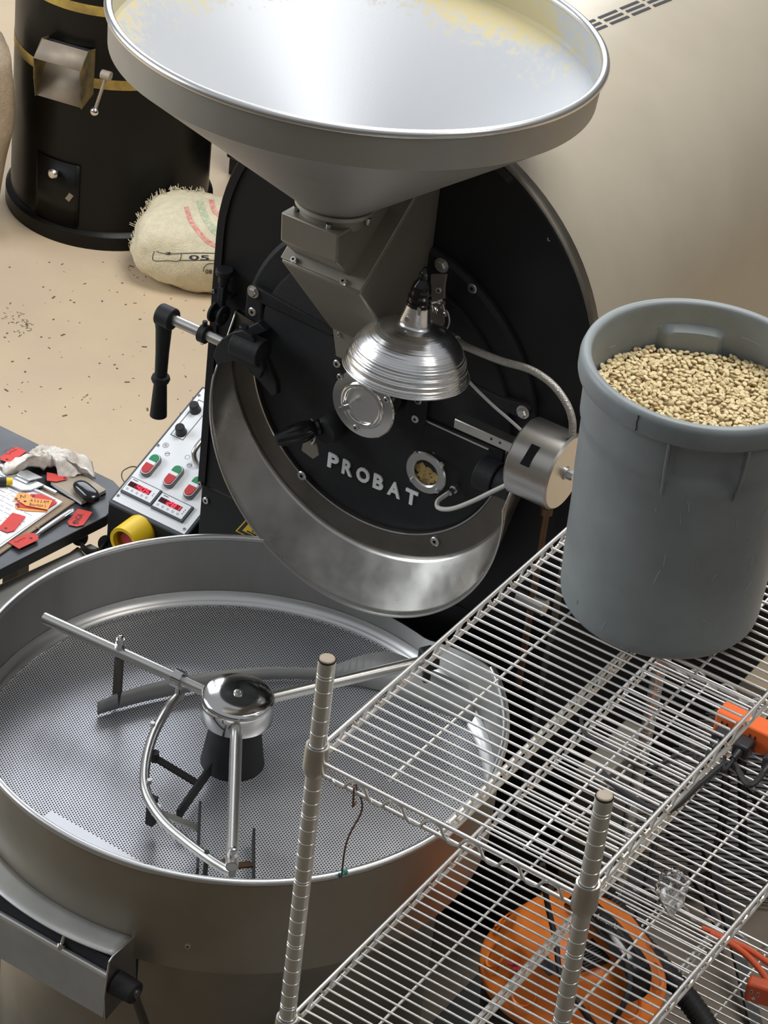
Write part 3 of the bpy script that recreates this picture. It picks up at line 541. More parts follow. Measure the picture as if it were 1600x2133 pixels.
b = MB(); b.tube([(.028, -.519, .605), (.028, -.508, .63)], .0035, 8); b.cyl((.028, -.519, .599), (.028, -.516, .609), .007, n=10); b.build('door_pin', 'satin', dr)
lh = np.array([SX1 + .004, -.515, .590]); lh[2] = AX(258, 2055, SX1 + .02)[2]; lh[1] = AX(258, 2055, SX1 + .02)[1]
b = MB(); b.cyl(lh, lh + Xp * .042, .0225, .020, n=28); hb2 = b.build('door_hub', 'rubber', dr, bevel=.003)
b = MB(); l0 = lh + Xp * .036; l1 = AX(318, 2180, l0[0] + .01); b.tube([l0 - Yp * .0, l0 + (l1 - l0) * .12, l1], [.006, .0075, .0085], 12); b.build('door_lever', 'flange', hb2)
b = MB(); b.cyl(lh + Xp * .042, lh + Xp * .045, .008, n=14); b.build('hub_screw', 'satin', hb2)
# machine frame sheet on the left with its clamp
b = MB(); b.prism([(-.80, -.05, .49), (-.43, -.05, .49), (-.43, .45, .49), (-.462, .512, .49), (-.719, .515, .49), (-.728, .482, .49), (-.770, .287, .49)], (0, 0, .01)); dk = b.build('frame_deck', 'sheet', ct, bevel=.002)
b = MB(); b.box(-.74, -.45, -.03, .50, 0, .489); b.build('frame_box', 'paint', ct)
b = MB(); c0 = AZ(196, 1148, .506)
for i in range(13):
    a = PI + PI * i / 12
cpts = [AZ(*c, .512) for c in ((166, 1126), (172, 1140), (182, 1150), (196, 1153), (208, 1149), (215, 1140), (222, 1134))]
cs = smooth_path(cpts, 5); n = len(cs); b.add([p - Zp * .006 for p in cs] + [p + Zp * .010 for p in cs], [(i, i + 1, n + i + 1, n + i) for i in range(n - 1)])
b.lathe([(.006, 0), (.0165, 0), (.0165, .003), (.006, .003)], 20, cpts[0] + Zp * .008, (.3, -.9, .6), closed=True); b.lathe([(.006, 0), (.0165, 0), (.0165, .003), (.006, .003)], 20, cpts[-1] + Zp * .002, (.3, -.9, .6), closed=True)
b.build('pipe_clamp', 'rubber', dk, solid=.003)
b = MB(); b.tube([AZ(-20, 1325, .53), AZ(70, 1303, .53), AZ(110, 1292, .53)], .008, 8); b.build('black_bar', 'rubber', dk)
# ============================================================ control console
PO = np.array([-.684, .5207, .6159]); ev = np.array([0, .3055, .1269]); ev /= np.linalg.norm(ev); en = np.cross(Xp, ev)
PW, PL = .194, .335
def PP(u, v, h=0): return PO + Xp * u + ev * v + en * h
co = thing('control_console', 'black control console with white sloping panel beside the roaster plate', 'control panel', (-.59, .66, 0))
b = MB(); f = [(.5207, .44), (.5207, .6085), (.5225, .6145), (PO[1] + ev[1] * PL, PO[2] + ev[2] * PL), (PO[1] + ev[1] * PL + .004, .73), (PO[1] + ev[1] * PL + .004, .44)]
b.prism([(PO[0] + .001, y, z) for y, z in f], (PW - .002, 0, 0)); b.build('console_body', 'paint', co, bevel=.002)
b = MB(); b.box(-.66, -.51, .57, .80, 0, .44); b.build('console_pedestal', 'paint', co)
b = MB(); b.obox(PP(PW / 2, PL / 2, .001), (Xp, ev, en), (PW / 2, PL / 2, .0035)); b.build('panel_frame', 'dkframe', co, bevel=.003)
b = MB(); b.obox(PP(PW / 2, PL / 2 + .001, .0048), (Xp, ev, en), (PW / 2 - .0065, PL / 2 - .007, .001)); wp = b.build('white_panel', 'white', co)
for (u, v) in ((.0115, .0215), (.180, .0185), (.0095, .164), (.0095, .310)):
    b = MB(); screw(b, PP(u, v, .0055), en, .0036, .0015, 'disc', 0, 1); b.build('screw', ['satin', 'ink'], wp)
SEG = {'0': 'abcdef', '1': 'bc', '2': 'abged', '4': 'fgbc', '5': 'afgcd', '8': 'abcdefg'}
def meter(u0, v0, w, h, digits):
    b = MB(); b.obox(PP(u0 + w / 2, v0 + h / 2, .008), (Xp, ev, en), (w / 2, h / 2, .0035)); m_ = b.build('temperature_display', 'dkframe', co, bevel=.001)
    b = MB(); b.obox(PP(u0 + w / 2 - .001, v0 + h / 2 + .001, .0118), (Xp, ev, en), (w / 2 - .0035, h / 2 - .0035, .0006)); b.build('display_face', 'white', m_)
    b = MB(); b.obox(PP(u0 + w * .42, v0 + h * .58, .0126), (Xp, ev, en), (w * .34, h * .14, .0003)); b.build('display_window', 'ledbg', m_)
    b = MB(); b.obox(PP(u0 + w * .52, v0 + h * .58, .0129), (Xp, ev, en), (w * .235, h * .138, .0002)); b.build('led_panel', 'ledred', m_)
    for k, dg in enumerate(digits):
        b = MB(); cx, cy, dw, dh = u0 + w * (.385 + .145 * k), v0 + h * .58, w * .045, h * .112; t = .0009
        t = .0008; pos = {'a': ((cx, cy + dh), 0), 'd': ((cx, cy - dh), 0), 'g': ((cx, cy), 0), 'b': ((cx + dw, cy + dh / 2), 1), 'c': ((cx + dw, cy - dh / 2), 1), 'f': ((cx - dw, cy + dh / 2), 1), 'e': ((cx - dw, cy - dh / 2), 1)}
        for sgm in SEG[dg]:
            (x, y), vert = pos[sgm]; b.obox(PP(x + (y - cy) * .12, y, .0133), (Xp, ev, en), (t if vert else dw * .8, dh * .42 if vert else t, .0002))
        b.build('led_digit', 'led', m_)
    for k in range(5):
        b = MB(); b.lathe([(.0022, 0), (.0028, 0), (.0028, .0004), (.0022, .0004)], 14, PP(u0 + w * (.14 + .155 * k), v0 + h * .27, .0124), en, closed=True); b.obox(PP(u0 + w * (.14 + .155 * k), v0 + h * .27, .0126), (Xp, ev, en), (.001, .0006, .0002)); b.build('key', 'greyink', m_)
    b = MB()
    for k in range(2 if digits == '405' else 3): b.obox(PP(u0 + w * .865, v0 + h * (.63 - .12 * k), .0126), (Xp, ev, en), (.001, .0009, .0002))
    b.obox(PP(u0 + w * .18, v0 + h * .86, .0126), (Xp, ev, en), (.006, .0007, .0002)); b.build('display_marks', 'ink', m_)
meter(.011, .030, .0775, .042, '405'); meter(.0895, .0275, .0795, .042, '281')
def capsule(u, v, r, L2, h, k0=-1, k1=1, n=12): # outline of a stadium lying along the slope, cut between two levels
    o = [(r * math.cos(t), L2 + r * math.sin(t)) for t in np.linspace(0, PI, n)] + [(r * math.cos(t), -L2 + r * math.sin(t)) for t in np.linspace(PI, 2 * PI, n)]
    return [PP(u + a, v + min(max(c, k0), k1), h) for a, c in o]
for (u, v) in ((.0295, .1125), (.0875, .1115), (.1405, .1085)):
    b = MB(); b.prism(capsule(u, v, .0125, .0155, .005), en * .011); bt = b.build('start_stop_button', 'btn', co, bevel=.002)
    b = MB(); b.prism(capsule(u, v, .0112, .0152, .0155), en * .0012); b.build('button_bezel', 'white', bt)
    for nm, mt, k0, k1 in (('green_key', 'greenp', .0072, 1), ('lamp_lens', 'white', -.0010, .0068), ('red_key', 'redp', -1, -.0014)):
        b = MB(); b.prism(capsule(u, v, .0096, .0148, .0165, k0, k1), en * .0024); b.build(nm, mt, bt, bevel=.0008)
# dials with their ruled frame
b = MB()
for (ua, va, ub, vb) in ((.0161, .199, .0161, .300), (.0161, .199, .047, .199), (.047, .199, .047, .300), (.0161, .300, .047, .300)):
    a_, c_ = PP(ua, va, .006), PP(ub, vb, .006); d = c_ - a_; l_ = np.linalg.norm(d); d /= l_; b.obox((a_ + c_) / 2, (d, np.cross(en, d), en), (l_ / 2 + .0006, .0007, .0003))
b.build('ruled_frame', 'dkframe', wp)
for (u, v) in ((.0330, .2135), (.0255, .2745)):
    b = MB(); b.lathe([(.0125, 0), (.0118, .004), (.0108, .006), (.0100, .019), (.0088, .021), (0, .021)], 24, PP(u, v, .0055), en); b.build('dial', 'plug', co)
b = MB(); hpts = smooth_path([PP(.115, .160, .004), PP(.105, .165, .028), PP(.102, .178, .036), PP(.102, .215, .036), PP(.102, .238, .034), PP(.110, .250, .022), PP(.118, .252, .004)], 6); b.tube(hpts, .0062, 12); b.build('pull_handle', 'satin', co)
def ringmark(u, v, rs):
    b = MB()
    for r in rs: b.lathe([(r - .0005, 0), (r, 0), (r, .0003), (r - .0005, .0003)], 24, PP(u, v, .006), en, closed=True)
    if len(rs) == 1: b.obox(PP(u, v + .001, .0062), (Xp + ev * .6, ev, en), (rs[0] * .9, .0004, .0002))
    else: b.lathe([(0, 0), (.0012, 0)], 10, PP(u, v, .0064), en)
    b.build('panel_symbol', 'ink', wp)
ringmark(.0235, .1715, (.0035, .0065)); ringmark(.0392, .1550, (.0052,)); ringmark(.0965, .1530, (.0052,))
b = MB()
for k in range(8): a = k * PI / 4; b.obox(PP(.081 + .005 * math.cos(a), .168 + .005 * math.sin(a), .0062), (Xp, ev, en), (.0007, .0007, .0002))
b.build('panel_symbol', 'ink', wp)
ec = AY(257, 1131, .462); b = MB(); b.lathe([(.026, .012), (.026, 0), (.0335, 0), (.034, .004), (.034, .060)], 40, ec, Yp); es = b.build('emergency_guard', 'yellow', co)
b = MB(); b.lathe([(0, .012), (.016, .012), (.019, .018), (.019, .028), (.010, .03), (.010, .06)], 28, ec, Yp); b.lathe([(0, .05), (.034, .05)], 28, ec, Yp); b.build('emergency_button', 'redp', es)
# thin cable loop behind the console
b = MB(); b.tube(smooth_path([AZ(*c, .52) for c in ((262, 1008), (254, 995), (255, 983), (264, 976), (276, 972), (290, 974))]), .0012, 6); b.build('wire_loop', 'rubber', co)
# ============================================================ clamp lamp
LB = np.array([.0869, .30, 1.379]); LA = np.array([.87 * .06 - .49 * .10, .49 * .06 + .87 * .10, 1.]); LA /= np.linalg.norm(LA)
la = thing('clamp_lamp', 'spun aluminium clamp lamp with black socket hanging before the roaster face', 'lamp', LB)
pr_ = [(.1085, .0), (.1075, .003), (.1045, .003)]
Nr = 60
for k in range(Nr + 1):
    t = k / Nr; r = .104 * math.cos(t * PI / 2 * .93) ** .80 * (1 - .0) ; h = .004 + .082 * math.sin(t * PI / 2 * .93) ** 1.15
    if r < .027: break
    pr_.append((r + .0006 * math.sin(k * 2.6), h))
pr_ += [(.0262, .088), (.0255, .092), (.0205, .118), (.0205, .121), (.017, .121)]
b = MB(); b.lathe(pr_, 72, LB, LA); b.build('lamp_shade', 'alu', la, angle=50, solid=.001)
b = MB(); b.lathe([(.1085 + .0022 * math.cos(2 * PI * k / 8), .0022 * math.sin(2 * PI * k / 8)) for k in range(8)], 72, LB, LA, closed=True); b.build('shade_rim', 'alu', la, angle=60)
b = MB(); b.lathe([(.0195, .114), (.0202, .122), (.0202, .127), (.0185, .129), (.0202, .131), (.0202, .138), (.0172, .142), (.0178, .150), (.0150, .162), (.0095, .169), (.0085, .172), (.0085, .180), (.0055, .184), (.003, .192)], 28, LB, LA, cap=True); b.build('lamp_socket', 'gloss', la)
b = MB(); b.obox(LB + LA * .122 + np.array([.010, -.0175, 0]), (Xp, Yp, LA), (.006, .0008, .007)); b.cyl(LB + LA * .104 + np.array([-.003, -.0235, 0]), LB + LA * .104 + np.array([-.003, -.0255, .0005]), .0045, n=14); b.build('socket_clip', 'chrome', la)
cl = AY(915, 632, .42); sk = LB + LA * .130
b = MB(); b.tube(smooth_path([sk + Xp * .018 + Yp * .01, sk + Xp * .03 + Yp * .03, cl + Zp * .008, cl]), .0028, 8)
for k in range(3): b.lathe([(.009 + .0016 * math.cos(2 * PI * q / 6), .0016 * math.sin(2 * PI * q / 6)) for q in range(6)], 16, cl - Yp * .012 + Xp * (.004 * k - .006) - Zp * .003 * k, (1, .3 * k, .4), closed=True)
b.tube([cl + Xp * .008, cl + Xp * .022 - Zp * .012 - Yp * .01], .003, 8); b.build('clamp_spring', 'chrome', la)
b = MB(); b.tube(smooth_path([AY(*c, .435) for c in ((918, 640), (932, 650), (936, 672), (928, 690), (920, 702))]), .0014, 6); b.build('clamp_wire', 'cable', la)
# ============================================================ work table and what lies on it
tb = thing('work_table', 'black steel work table with tags and clipboard beside the cooling tray', 'table', (-1.0, .35, 0))
TZ = .5605
tp_ = [AZ(u, v, .56) for u, v in ((-400, 690), (0, 886), (236, 1001), (250, 1016), (244, 1050), (222, 1075), (0, 1187), (-400, 1389))]
b = MB(); b.prism([p * [1, 1, 0] + Zp * .534 for p in tp_], (0, 0, .026)); b.f = b.f[:]; b.m = [1 if i != 1 else 0 for i in range(len(b.f))]; b.build('table_top', ['table', 'paint'], tb, bevel=.002)
for u, v in ((40, 950), (-60, 1160), (-330, 790), (-330, 1290)):
    b = MB(); q = AZ(u, v, .534); b.box(q[0] - .02, q[0] + .02, q[1] - .02, q[1] + .02, 0, .534); b.build('leg', 'paint', tb)
def thin(name, px, z, th, m_, label=None, cat=None, group=None, parent=None):
    b = MB(); P = [AZ(u, v, z) for u, v in px]; c = sum(P) / len(P); b.prism(P, (0, 0, th)); o = b.build(name, m_, parent, loc=c * [1, 1, 0] + Zp * z)
    if label: tag(o, label, cat, group)
    return o
# clipboard: board, clip, sheets
T0 = .7805; KT = (CAM[2] - TZ) / (CAM[2] - T0)
def rmp(p): p = np.array(p, float); return np.array([CAM[0] + (p[0] - CAM[0]) * KT, CAM[1] + (p[1] - CAM[1]) * KT, p[2] - T0 + TZ])
def rmb(b): b.v = [tuple(rmp(p)) for p in b.v]; return b
cb_ = thing('clipboard', 'brown clipboard with a metal clip and a stack of printed sheets', 'clipboard', rmp((-.70, .14, T0)))
b = MB(); b.box(-.815, -.594, -.04, .292, T0, T0 + .004); rmb(b).build('board', 'brown', cb_, bevel=.003)
for k, (dx, dy, rz) in enumerate(((.0, .0, 0), (.004, -.004, .012), (.0, .003, -.01))):
    b = MB(); e1 = np.array([math.cos(rz), math.sin(rz), 0]); b.obox((-.712 + dx, .118 + dy, T0 + .0052 + .0016 * k), (e1, np.cross(Zp, e1), Zp), (.1025, .150, .0006)); rmb(b).build('sheet', 'paper', cb_)
b = MB(); r4 = random.Random(8)
for row in range(20):
    y = .245 - row * .0125; x = -.80
    while x < -.63:
        w = r4.uniform(.006, .02)
        if r4.random() < .72: b.box(x, x + w, y, y + .0018, T0 + .00905, T0 + .00925)
        x += w + .004
for x in (-.70, -.75): b.box(x, x + .0008, .0, .24, T0 + .00905, T0 + .0092)
for i in range(3): b.lathe([(.0, 0), (.0045, 0)], 10, (-.72 + .03 * i, .20 - .03 * i, T0 + .0093))
rmb(b).build('printed_lines', 'greyink', cb_)
b = MB(); b.box(-.775, -.635, .282, .289, T0 + .004, T0 + .011); b.prism([(-.745, .286, T0 + .010), (-.665, .286, T0 + .010), (-.672, .255, T0 + .012), (-.685, .240, T0 + .013), (-.725, .240, T0 + .013), (-.738, .255, T0 + .012)], (0, 0, .004)); b.prism([(-.730, .300, T0 + .014), (-.680, .300, T0 + .014), (-.690, .268, T0 + .02), (-.720, .268, T0 + .02)], (0, 0, .003))
b.tube([(-.79, .262, T0 + .011), (-.62, .262, T0 + .011)], .003, 8); clp = rmb(b).build('clip', 'silver', cb_, bevel=.0015)
b = MB(); b.obox((-.705, .268, T0 + .0172), (Xp, Yp, Zp), (.014, .006, .0004)); rmb(b).build('clip_label', 'white', clp)
def hang_tag(px, hole, z, m_, label, text=None, tdir=None, rot=0, name='hang_tag', scr=1):
    P = [AZ(u, v, z) for u, v in px]; c = sum(P) / len(P); t = thing(name, label, 'tag', c, 'paper tags on the work table')
    b = MB(); b.prism(P, (0, 0, .0009)); b.build('card', m_, t)
    b = MB(); h = AZ(*hole, z + .001); b.lathe([(0, 0), (.0032, 0)], 12, h); b.build('eyelet', 'ink', t)
    if text:
        b = MB(); o_, ex, hgt = tdir; rs = random.Random(len(px))
        if text[0] == '~': # illegible pen strokes
            A_ = AZ(*o_, z + .0014); d_ = AZ(*ex, z + .0014) - A_; n_ = np.cross(Zp, d_ / np.linalg.norm(d_))
            for ln in range(int(text[1])): b.tube([A_ + d_ * (t_ / 14) + n_ * (hgt * (.25 + .5 * ln) + rs.uniform(-.2, .2) * hgt) for t_ in range(15)], .0004, 4)
            b.build('handwriting', 'darkred', t); return t
        o3 = AZ(*o_, z + .0012); x3 = AZ(*ex, z + .0012) - o3; L2 = np.linalg.norm(x3); text_on(b, text, o3, x3, np.cross(Zp, x3), hgt, L2, lift=.0002); b.build('handwriting', 'ink', t)
    return t
S4 = .1625
def q4(*a): return [(x * S4, 900 + y * S4) for x, y in a]
hang_tag(q4((200, 190), (345, 245), (165, 382), (75, 385), (8, 362), (8, 318)), q4((90, 350))[0], TZ + .002, 'red', 'red tag lying on the bare table above the grey rag', '~2', (q4((95, 300))[0], q4((235, 235))[0], .02))
hang_tag(q4((160, 1035), (330, 1085), (185, 1265), (95, 1290), (0, 1255), (-10, 1215)), q4((75, 1232))[0], TZ + .011, 'red', 'red tag lying on the lower part of the printed sheet', None)
hang_tag(q4((1000, 985), (1185, 1030), (1070, 1195), (985, 1215), (885, 1195), (866, 1150)), q4((955, 1170))[0], TZ + .001, 'red', 'red tag on the table between the pen and the control console', 'BNGA', (q4((1000, 1180))[0], q4((1075, 1060))[0], .013))
hang_tag(q4((105, 1415), (340, 1300), (440, 1300), (492, 1345), (488, 1385), (245, 1500)), q4((398, 1360))[0], TZ + .006, 'red', 'red tag below the pen tip with its edge tilted off the clipboard', '~1', (q4((200, 1425))[0], q4((340, 1365))[0], .014))
hang_tag(q4((190, 940), (255, 890), (620, 960), (600, 1025), (330, 1012), (205, 985)), q4((240, 960))[0], TZ + .0100, 'orange_card', 'orange tag at the bottom of the tag pile on the clipboard')
hang_tag(q4((190, 925), (265, 880), (700, 880), (735, 905), (585, 1005), (250, 965)), q4((230, 930))[0], TZ + .0112, 'red', 'red tag under the lettered orange tag in the pile on the clipboard')
hang_tag(q4((340, 835), (400, 795), (520, 800), (690, 855), (660, 900), (380, 880)), q4((430, 820))[0], TZ + .0118, 'red', 'red tag at the back of the tag pile behind the orange ones')
hang_tag(q4((170, 870), (235, 780), (360, 790), (420, 850), (330, 885)), q4((210, 855))[0], TZ + .0128, 'orange_card', 'small orange tag half covered at the upper end of the pile', 'N', (q4((260, 850))[0], q4((330, 850))[0], .012))
hang_tag(q4((245, 890), (330, 838), (672, 880), (612, 998), (330, 945)), q4((320, 888))[0], TZ + .0140, 'orange_card', 'orange tag with two handwritten lines on top of the pile', 'A 5 6 2 AM\nBourbon L', (q4((372, 942))[0], q4((610, 965))[0], .024))
# rag
def rag():
    out = [(50, 395), (190, 392), (260, 330), (330, 262), (420, 205), (490, 172), (600, 182), (700, 188), (800, 225), (890, 285), (980, 300), (1090, 330), (1180, 385), (1205, 470), (1228, 578), (1150, 530), (1060, 512), (960, 550), (830, 558), (760, 562), (735, 470), (690, 440), (560, 462), (400, 475), (250, 505), (60, 562), (30, 500)]
    P = [AZ(x * S4, 900 + y * S4, TZ + .018) for x, y in out]; c = AZ(640 * S4, 900 + 390 * S4, TZ + .018); n = len(P); R_ = 16; b = MB(); vs = []
    for k in range(R_ + 1):
        t = k / R_
        for i in range(n * 3):
            a, f_ = divmod(i, 3); p = P[a] * (1 - f_ / 3) + P[(a + 1) % n] * f_ / 3; q = c + (p - c) * t
            h = .026 * (1 - t ** 3) + .012 * noise.noise(Vector(q * 32)) + .009 * abs(noise.noise(Vector(q * 70))) + .006 * noise.noise(Vector(q * 150)); vs.append(np.array([q[0], q[1], TZ + .012 + max(h, -.008)]))
    m_ = n * 3; b.add(vs, [(k * m_ + i, k * m_ + (i + 1) % m_, (k + 1) * m_ + (i + 1) % m_, (k + 1) * m_ + i) for k in range(R_) for i in range(m_)])
    tag(b.build('rag', 'rag', loc=c * [1, 1, 0] + Zp * TZ, angle=80, solid=.0015), 'crumpled stained grey rag on the table corner above the notebook', 'rag')
rag()
hang_tag(q4((600, 520), (760, 545), (870, 580), (850, 612), (720, 640), (600, 625)), q4((830, 590))[0], TZ + .0135, 'red', 'red tag mostly hidden under the rag beside the notebook')
# notebook with scanner on top
nb = thing('notebook', 'grey notebook with black edges under the glossy black case', 'notebook', (-.6, .33, TZ))
nbp = [AZ(x * S4, 900 + y * S4, TZ + .01) for x, y in ((640, 640), (1045, 905), (1365, 745), (1030, 520))]
b = MB(); b.prism([p * [1, 1, 0] + Zp * TZ for p in nbp], (0, 0, .0035)); b.build('back_cover', 'gloss', nb, bevel=.001)
b = MB(); cc = sum(nbp) / 4; b.prism([(cc + (p - cc) * .97) * [1, 1, 0] + Zp * (TZ + .0035) for p in nbp], (0, 0, .006)); b.build('pages', 'paper', nb)
b = MB(); b.prism([(p) * [1, 1, 0] + Zp * (TZ + .0095) for p in nbp], (0, 0, .002)); b.build('front_cover', 'dust', nb, bevel=.001)
mA, mB_ = AZ(1030 * S4, 900 + 660 * S4, TZ + .03), AZ(1190 * S4, 900 + 800 * S4, TZ + .03); md = (mB_ - mA); ml = np.linalg.norm(md); md /= ml; mw = np.cross(Zp, md); b = MB(); mc = (mA + mB_) / 2
def caps(u, v):
    t = -1 + 2 * u; x = t * (ml / 2 + .016); k = max(0, 1 - abs(t) ** 3.2) ** .5; a = 2 * PI * v; cs_, sn = math.cos(a), math.sin(a)
    y = .0175 * k * math.copysign(abs(cs_) ** .75, cs_); z = .0115 * k * math.copysign(abs(sn) ** .75, sn); return mc + md * x + mw * y + Zp * (z - .0065)
b.grid(caps, 24, 28); tag(b.build('glasses_case', 'gloss', loc=mc * [1, 1, 0] + Zp * (TZ + .0115), angle=70), 'glossy black rounded case lying on the grey notebook', 'case')
# pen and marker
pn = thing('pen', 'silver ballpoint pen lying beside the clipboard edge', 'pen', AZ(113, 1090, TZ)); A_, B_ = AZ(75, 1113, TZ + .006), AZ(152, 1062, TZ + .006); d = (B_ - A_)
b = MB(); b.tube([A_, A_ + d * .08, A_ + d * .14, A_ + d * .72, A_ + d * .93], [.0008, .003, .0048, .0052, .0045], 14); b.build('barrel', 'silver', pn)
b = MB(); b.tube([A_ + d * .93, A_ + d * 1.0], .0022, 10); b.build('push_button', 'chrome', pn); b = MB(); w = np.cross(Zp, d / np.linalg.norm(d)); b.tube([A_ + d * .72 - w * .006 + Zp * .003, A_ + d * .95 - w * .006 + Zp * .003, A_ + d * .96], .0012, 6); b.build('pocket_clip', 'chrome', pn)
mk = thing('marker', 'thick black marker pen with a yellow band at the frame edge', 'marker', AZ(5, 1005, TZ + .01)); A_, B_ = AZ(-60, 1003, TZ + .019), AZ(13, 1003, TZ + .019); d = (B_ - A_) / np.linalg.norm(B_ - A_)
b = MB(); b.cyl(A_, B_, .0092, n=20); b.build('barrel', 'rubber', mk, bevel=.001); b = MB(); b.cyl(B_, B_ + d * .013, .0080, n=20); b.build('band', 'yellow', mk)
b = MB(); k = AZ(77, 1101, TZ); b.sphere(k + Zp * .003, .0045, 8, sc=(1.3, 1, .7)); tag(b.build('coffee_bean', 'brown', loc=k), 'single brown coffee bean lying beside the pen tip', 'bean')
# ============================================================ black barrel with chute, sacks
BC = np.array([-2.0966, 2.3821, 0.]); BR = .276
br = thing('steel_barrel', 'black steel barrel with yellow stripes, spout and small door', 'barrel', BC)
b = MB(); b.lathe([(0, .0), (.290, .0), (.290, .040), (.282, .047), (BR, .05), (BR, .98), (BR + .006, .99), (BR, 1.0), (.2, 1.02), (0, 1.03)], 72, BC); b.build('drum', 'barrel', br, angle=30)
for z0, z1, nm in ((.482, .510, 'stripe'), (.690, .717, 'stripe')):
    b = MB(); b.lathe([(BR, z0), (BR + .0012, z0), (BR + .0012, z1), (BR, z1)], 72, BC); b.build(nm, 'yband', br)
def on_barrel(u, v, r=BR):
    d = _ray(u, v); o = CAM - BC; a = d[0] ** 2 + d[1] ** 2; b_ = 2 * (o[0] * d[0] + o[1] * d[1]); c = o[0] ** 2 + o[1] ** 2 - r * r; return CAM + d * ((-b_ - math.sqrt(b_ * b_ - 4 * a * c)) / 2 / a)
def bpt(t, z, r): return BC + np.array([math.cos(t) * r, math.sin(t) * r, z])
def bang(p): return math.atan2(p[1] - BC[1], p[0] - BC[0])
p_a, p_b, p_c = on_barrel(80, 314), on_barrel(168, 343), on_barrel(163, 480); ta, tb_ = bang(p_a), bang(p_b)
b = MB(); b.grid(lambda u, v: bpt(ta + (tb_ - ta) * u, .055 + (p_a[2] - .055) * v, BR + .003), 10, 1); dd = b.build('barrel_door', 'barrel', br, solid=.005)
kp = on_barrel(120, 355); kn = (kp - BC) * [1, 1, 0]; kn /= np.linalg.norm(kn); b = MB(); b.lathe([(.005, 0), (.005, .012), (.013, .016), (.0145, .024), (.010, .031), (0, .033)], 20, kp, kn); b.build('door_knob', 'satin', dd)
lp = on_barrel(146, 409); ln = (lp - BC) * [1, 1, 0]; ln /= np.linalg.norm(ln); lt = np.cross(Zp, ln); b = MB(); b.obox(lp + ln * .005, (lt * .85 - Zp * .5, lt * .5 + Zp * .85, ln), (.007, .012, .001)); b.build('door_plate', 'dust', dd)
# spout on the barrel
t0, t1 = bang(on_barrel(88, 150)), bang(on_barrel(212, 150)); tm = (t0 + t1) / 2; sn_ = np.array([math.cos(tm), math.sin(tm), 0]); stg = np.array([-math.sin(tm), math.cos(tm), 0]); z_hi = on_barrel(150, 110)[2]; hw = .068
sp0 = bpt(tm, 0, BR); zt = .595
def SP(x, o, z): return sp0 + stg * x + sn_ * o + Zp * z
b = MB()
for sx in (-hw, hw): b = MB(); b.prism([SP(sx - .001, -.01, zt), SP(sx - .001, .03, zt + .010), SP(sx - .001, .074, zt - .03), SP(sx - .001, .070, zt - .09), SP(sx - .001, .058, zt - .147), SP(sx - .001, -.01, zt - .13)], stg * .002); so = b.build('spout_cheek', 'cheek', br)
b = MB(); b.add([SP(-hw, -.005, zt + .004), SP(hw, -.005, zt + .004), SP(hw, .03, zt + .008), SP(-hw, .03, zt + .008), SP(hw, .073, zt - .03), SP(-hw, .073, zt - .03)], [(3, 2, 4, 5)]); b.build('spout_hood', 'dust', so, solid=.002)
b = MB(); b.add([SP(-hw, -.004, zt - .06), SP(hw, -.004, zt - .06), SP(hw, .055, zt - .145), SP(-hw, .055, zt - .145)], [(0, 1, 2, 3)]); b.build('spout_tray', 'dust', so, solid=.002)
b = MB(); b.add([SP(-hw, .002, zt - .07), SP(hw, .002, zt - .07), SP(hw, .002, zt), SP(-hw, .002, zt)], [(0, 1, 2, 3)]); b.build('spout_opening', 'ink', so)
pv = AP(222, 157, SP(hw, .05, .5), sn_); b = MB(); b.cyl(pv - stg * .014, pv + stg * .012, .0125, n=18); lvb = b.build('spout_pivot', 'dust', br)
bl_ = AP(197, 232, SP(hw, .075, .5), sn_); b = MB(); b.tube([pv, bl_], .0045, 10); b.build('spout_lever', 'dust', lvb); b = MB(); b.sphere(bl_, .0125, 16); b.build('lever_ball', 'chrome', lvb)
fc = AZ(505, 435, 0) + np.array([.02, .12, 0]); cbt = thing('added_dark_block', 'added dark cabinet standing between the black barrel and the roaster', 'block', fc + np.array([0, .22, 0]))  # added dark box, fills the dark gap beside the barrel
b = MB(); b.box(fc[0] - .17, fc[0] + .42, fc[1], fc[1] + .40, .06, 1.0); b.build('block_body', 'barrel', cbt, bevel=.006)
b = MB(); b.box(fc[0] - .10, fc[0] + .40, fc[1] - .014, fc[1] - .001, .09, .97); cd_ = b.build('block_front', 'barrel', cbt, bevel=.004)
b = MB(); b.box(fc[0] - .17, fc[0] + .42, fc[1] + .02, fc[1] + .40, 0, .06); b.build('plinth', 'ink', cbt)
# burlap sack lying by the barrel
def sack_f(c, ax, rx, ry, rz, seed, p=2.6):
    ax = np.array(ax, float); ax /= np.linalg.norm(ax); ay = np.cross(Zp, ax)
    def f(u, v):
        a = 2 * PI * u; t = PI * v - PI / 2; ct_, st_ = math.cos(t), math.sin(t); sg_ = lambda x, e: math.copysign(abs(x) ** e, x)
        d = ax * (rx * sg_(ct_, .7) * sg_(math.cos(a), .75)) + ay * (ry * sg_(ct_, .7) * sg_(math.sin(a), .75)) + Zp * (rz * sg_(st_, .8)); q = c + d
        k = 1 + .13 * noise.noise(Vector(q * 7 + np.array([seed, 0, 0]))) + .05 * noise.noise(Vector(q * 19)) + .02 * noise.noise(Vector(q * 48)); q = c + d * k; q[2] = max(q[2], .004); return q
    return f
SC = AZ(425, 503, .10); sx_ = np.array([.87, .49, 0])
sfun = sack_f(SC, sx_, .19, .145, .112, 2.0)
sk_ = MB(); sk_.grid(sfun, 64, 40, closeu=True)
sk_ = tag(sk_.build('burlap_sack', 'burlap', loc=SC * [1, 1, 0], angle=80), 'pale burlap sack with red and green stripes on the floor by the barrel', 'sack', 'burlap sacks by the barrel')
